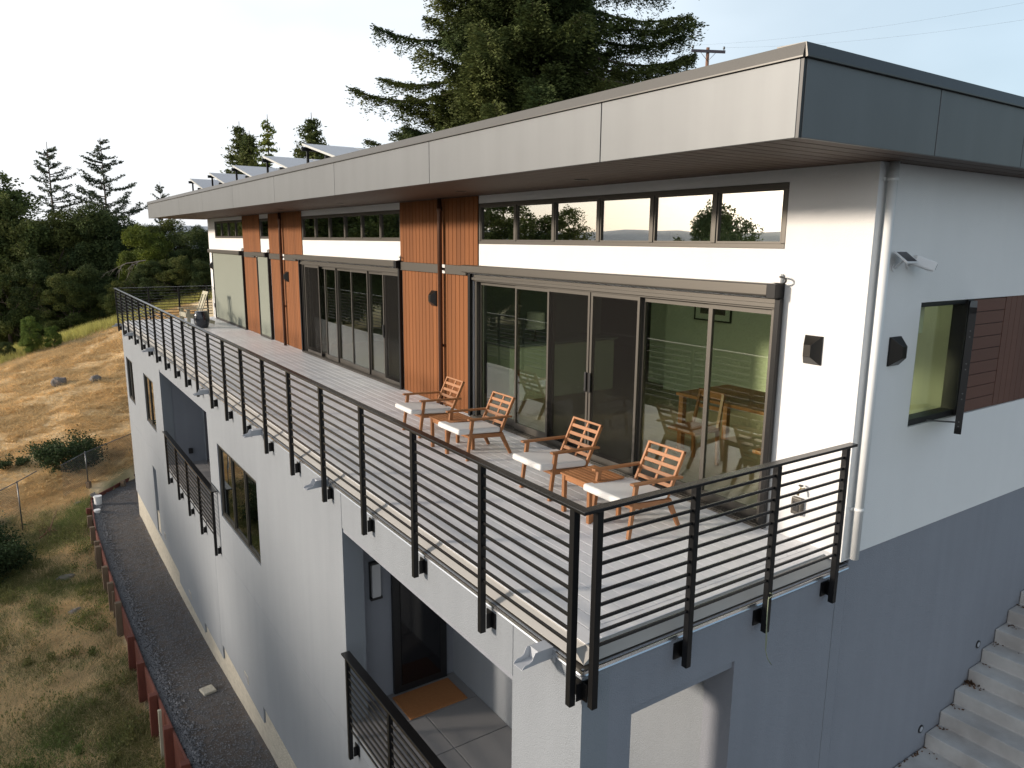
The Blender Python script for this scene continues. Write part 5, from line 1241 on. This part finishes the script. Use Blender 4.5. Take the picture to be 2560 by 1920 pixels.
# grass, straw and weeds
def blades(X, Y, h, wdt, lean, mt, name, label, lift=0.0, flat=False):
    n = len(X); Z = height(X, Y) + lift; a = rng.uniform(0, 2 * PI, n); hh_ = h * rng.uniform(0.5, 1.25, n); ld = rng.normal(size=(n, 2)) * lean
    if flat: ld = np.stack([np.cos(a + 1.3), np.sin(a + 1.3)], 1) * 1.0; vz = rng.uniform(0.0, 0.55, n)
    else: vz = np.ones(n)
    b = np.stack([X, Y, Z], 1); s_ = np.stack([np.cos(a), np.sin(a), np.zeros(n)], 1) * (wdt * rng.uniform(.6, 1.3, n))[:, None] * 0.5
    tip = b + np.stack([ld[:, 0], ld[:, 1], vz], 1) * hh_[:, None]
    tri = np.stack([b - s_, b + s_, tip], 1).reshape(-1, 3)
    return tag(quads(name, tri, mt, None, nv=3), label, "grass", kind='stuff')
def scatter(n, x0, x1, y0, y1, dens):
    X = rng.uniform(x0, x1, n); Y = rng.uniform(y0, y1, n); ok = (~inside(X + 0.12, Y)) & (rng.random(n) < dens(X, Y)); return X[ok], Y[ok]
g = lambda X, Y: greenness(X, Y)
X, Y = scatter(330000, -8.5, -1.2, 6, 29, lambda X, Y: 0.15 + 0.85 * (1 - g(X, Y)))
blades(X, Y, 0.22, 0.014, 0.5, M['straw'], "dry_straw", "dry straw lying over the slope below the retaining wall", 0.01, flat=True)
X, Y = scatter(420000, -8.5, -1.2, 6, 29, lambda X, Y: g(X, Y) ** 1.5 * 0.9 + 0.02)
blades(X, Y, 0.16, 0.012, 0.5, M['grass'], "green_grass", "green grass growing in patches on the slope below the retaining wall")
X, Y = scatter(380000, -8, 6.5, 27.5, 51, lambda X, Y: 0.25 + 0.75 * (fbm(X * 1.1, Y * 1.6) > 0.45))
blades(X, Y, 0.34, 0.024, 0.5, M['straw'], "mown_straw", "golden mown straw covering the hillside behind the house", 0.02, flat=True)
X, Y = scatter(60000, -10, 9, 47.6, 54, lambda X, Y: np.clip((Y - 47.6) / 1.5, 0, 1) * (0.3 + 0.7 * (fbm(X * .8 + 4, Y) > 0.45)))
blades(X, Y, 0.55, 0.03, 0.25, M['tallgrass'], "tall_grass", "tall yellow green grass along the crest of the hillside")
# leafy weeds clumps (denser, darker) near the timber wall
WX, WY = [], []
for k in range(150):
    cx_ = rng.uniform(-5.5, -1.55); cy_ = rng.uniform(8, 25); nn_ = int(rng.uniform(30, 350)); sd = rng.uniform(0.04, 0.18)
    WX.append(cx_ + rng.normal(size=nn_) * sd); WY.append(cy_ + rng.normal(size=nn_) * sd * 1.4)
WX = np.concatenate(WX); WY = np.concatenate(WY); ok = ~inside(WX + 0.12, WY); WX, WY = WX[ok], WY[ok]
C = np.stack([WX, WY, height(WX, WY) + rng.random(len(WX)) ** 1.3 * 0.22], 1)
tag(quads("weeds", leaves(C, 0.055, 0.45, 0, rng, np.tile([0, 0, 1.2], (len(C), 1))), M['grass']), "leafy green weed clumps on the slope along the retaining wall", "weeds", kind='stuff')

# ================================================================ UTILITY POLE, WIRES, FAR HOUSE
q_ = at(1770, 119, 53); t = thing("utility_pole", "brown wooden utility pole with a crossarm and two insulators rising over the roof edge", "utility pole", (q_.x, q_.y, q_.z - 12))
m = MB(); m.tube([(0, 0, 0), (0, 0, 12.0)], [0.16, 0.12], 12); m.build("pole", mat("pole_wood", (0.22, 0.12, 0.08), 0.9, 0.2, 5), t)
dv = (RT * 1.0 + Vector((0, 0, -0.02))).normalized(); dv.z = -0.03
m = MB(); c = Vector((0, 0, 11.72)) - FW * 0.14; c.z = 11.72; m.bar(c - dv * 1.22, c + dv * 1.22, 0.10, 0.19); m.build("crossarm", mat("crossarm_wood", (0.07, 0.065, 0.08), 0.9), t)
for s in (-1, 1):
    b_ = c + dv * (1.12 * s); m = MB(); m.tube([b_ + Vector((0, 0, 0.09)), b_ + Vector((0, 0, 0.17)), b_ + Vector((0, 0, 0.19)), b_ + Vector((0, 0, 0.33)), b_ + Vector((0, 0, 0.37))], [0.03, 0.03, 0.08, 0.07, 0.02], 12); m.build("insulator", M['galv'], t)
    m = MB(); m.tube([c + dv * (0.62 * s), Vector((c.x, c.y, 11.05))], 0.018, 6); m.build("brace", M['galv'], t)
Ea = at(1737, 113, 53); Eb = at(1813, 119, 53)
for (A0, B0, lab) in ((Ea, at(2700, -20, 34), "thin power line running up across the sky from the pole's first insulator"), (Eb, at(2720, 24, 34), "thin power line running across the sky from the pole's second insulator"), (Ea, at(1400, 300, 90), "faint power line dropping away from the pole towards the redwood")):
    m = MB(); pts = []
    for k in range(17): f = k / 16; v = A0.lerp(B0, f); v.z -= 1.1 * 4 * f * (1 - f) * 0.35; pts.append(v)
    m.tube(pts, 0.003, 5, caps=False); tag(m.build("power_line", M['darkframe']), lab, "power line")
p = at(478, 632, 62); zb = float(height(p.x, p.y)); t = thing("distant_house", "blue grey house roof and wall showing between the dark trees beyond the terrace end", "house", (p.x, p.y, p.z - 3.4), 0.5)
t.scale = (0.62, 0.62, 0.8)
m = MB(); m.box(-3, 3, -2.5, 2.5, -4, 2.6); m.build("wall", M['tanstucco'], t)
m = MB(); m.prism([(-3.4, 2.6), (3.4, 2.6), (0, 4.3)], 'y', -2.9, 2.9); m.build("roof", M['roofgrey'], t)
for k in (-1.6, 0.2, 1.8):
    m = MB(); m.box(k - 0.45, k + 0.45, -2.53, -2.5, 0.6, 1.8); m.build("window", M['blackglass'], t)
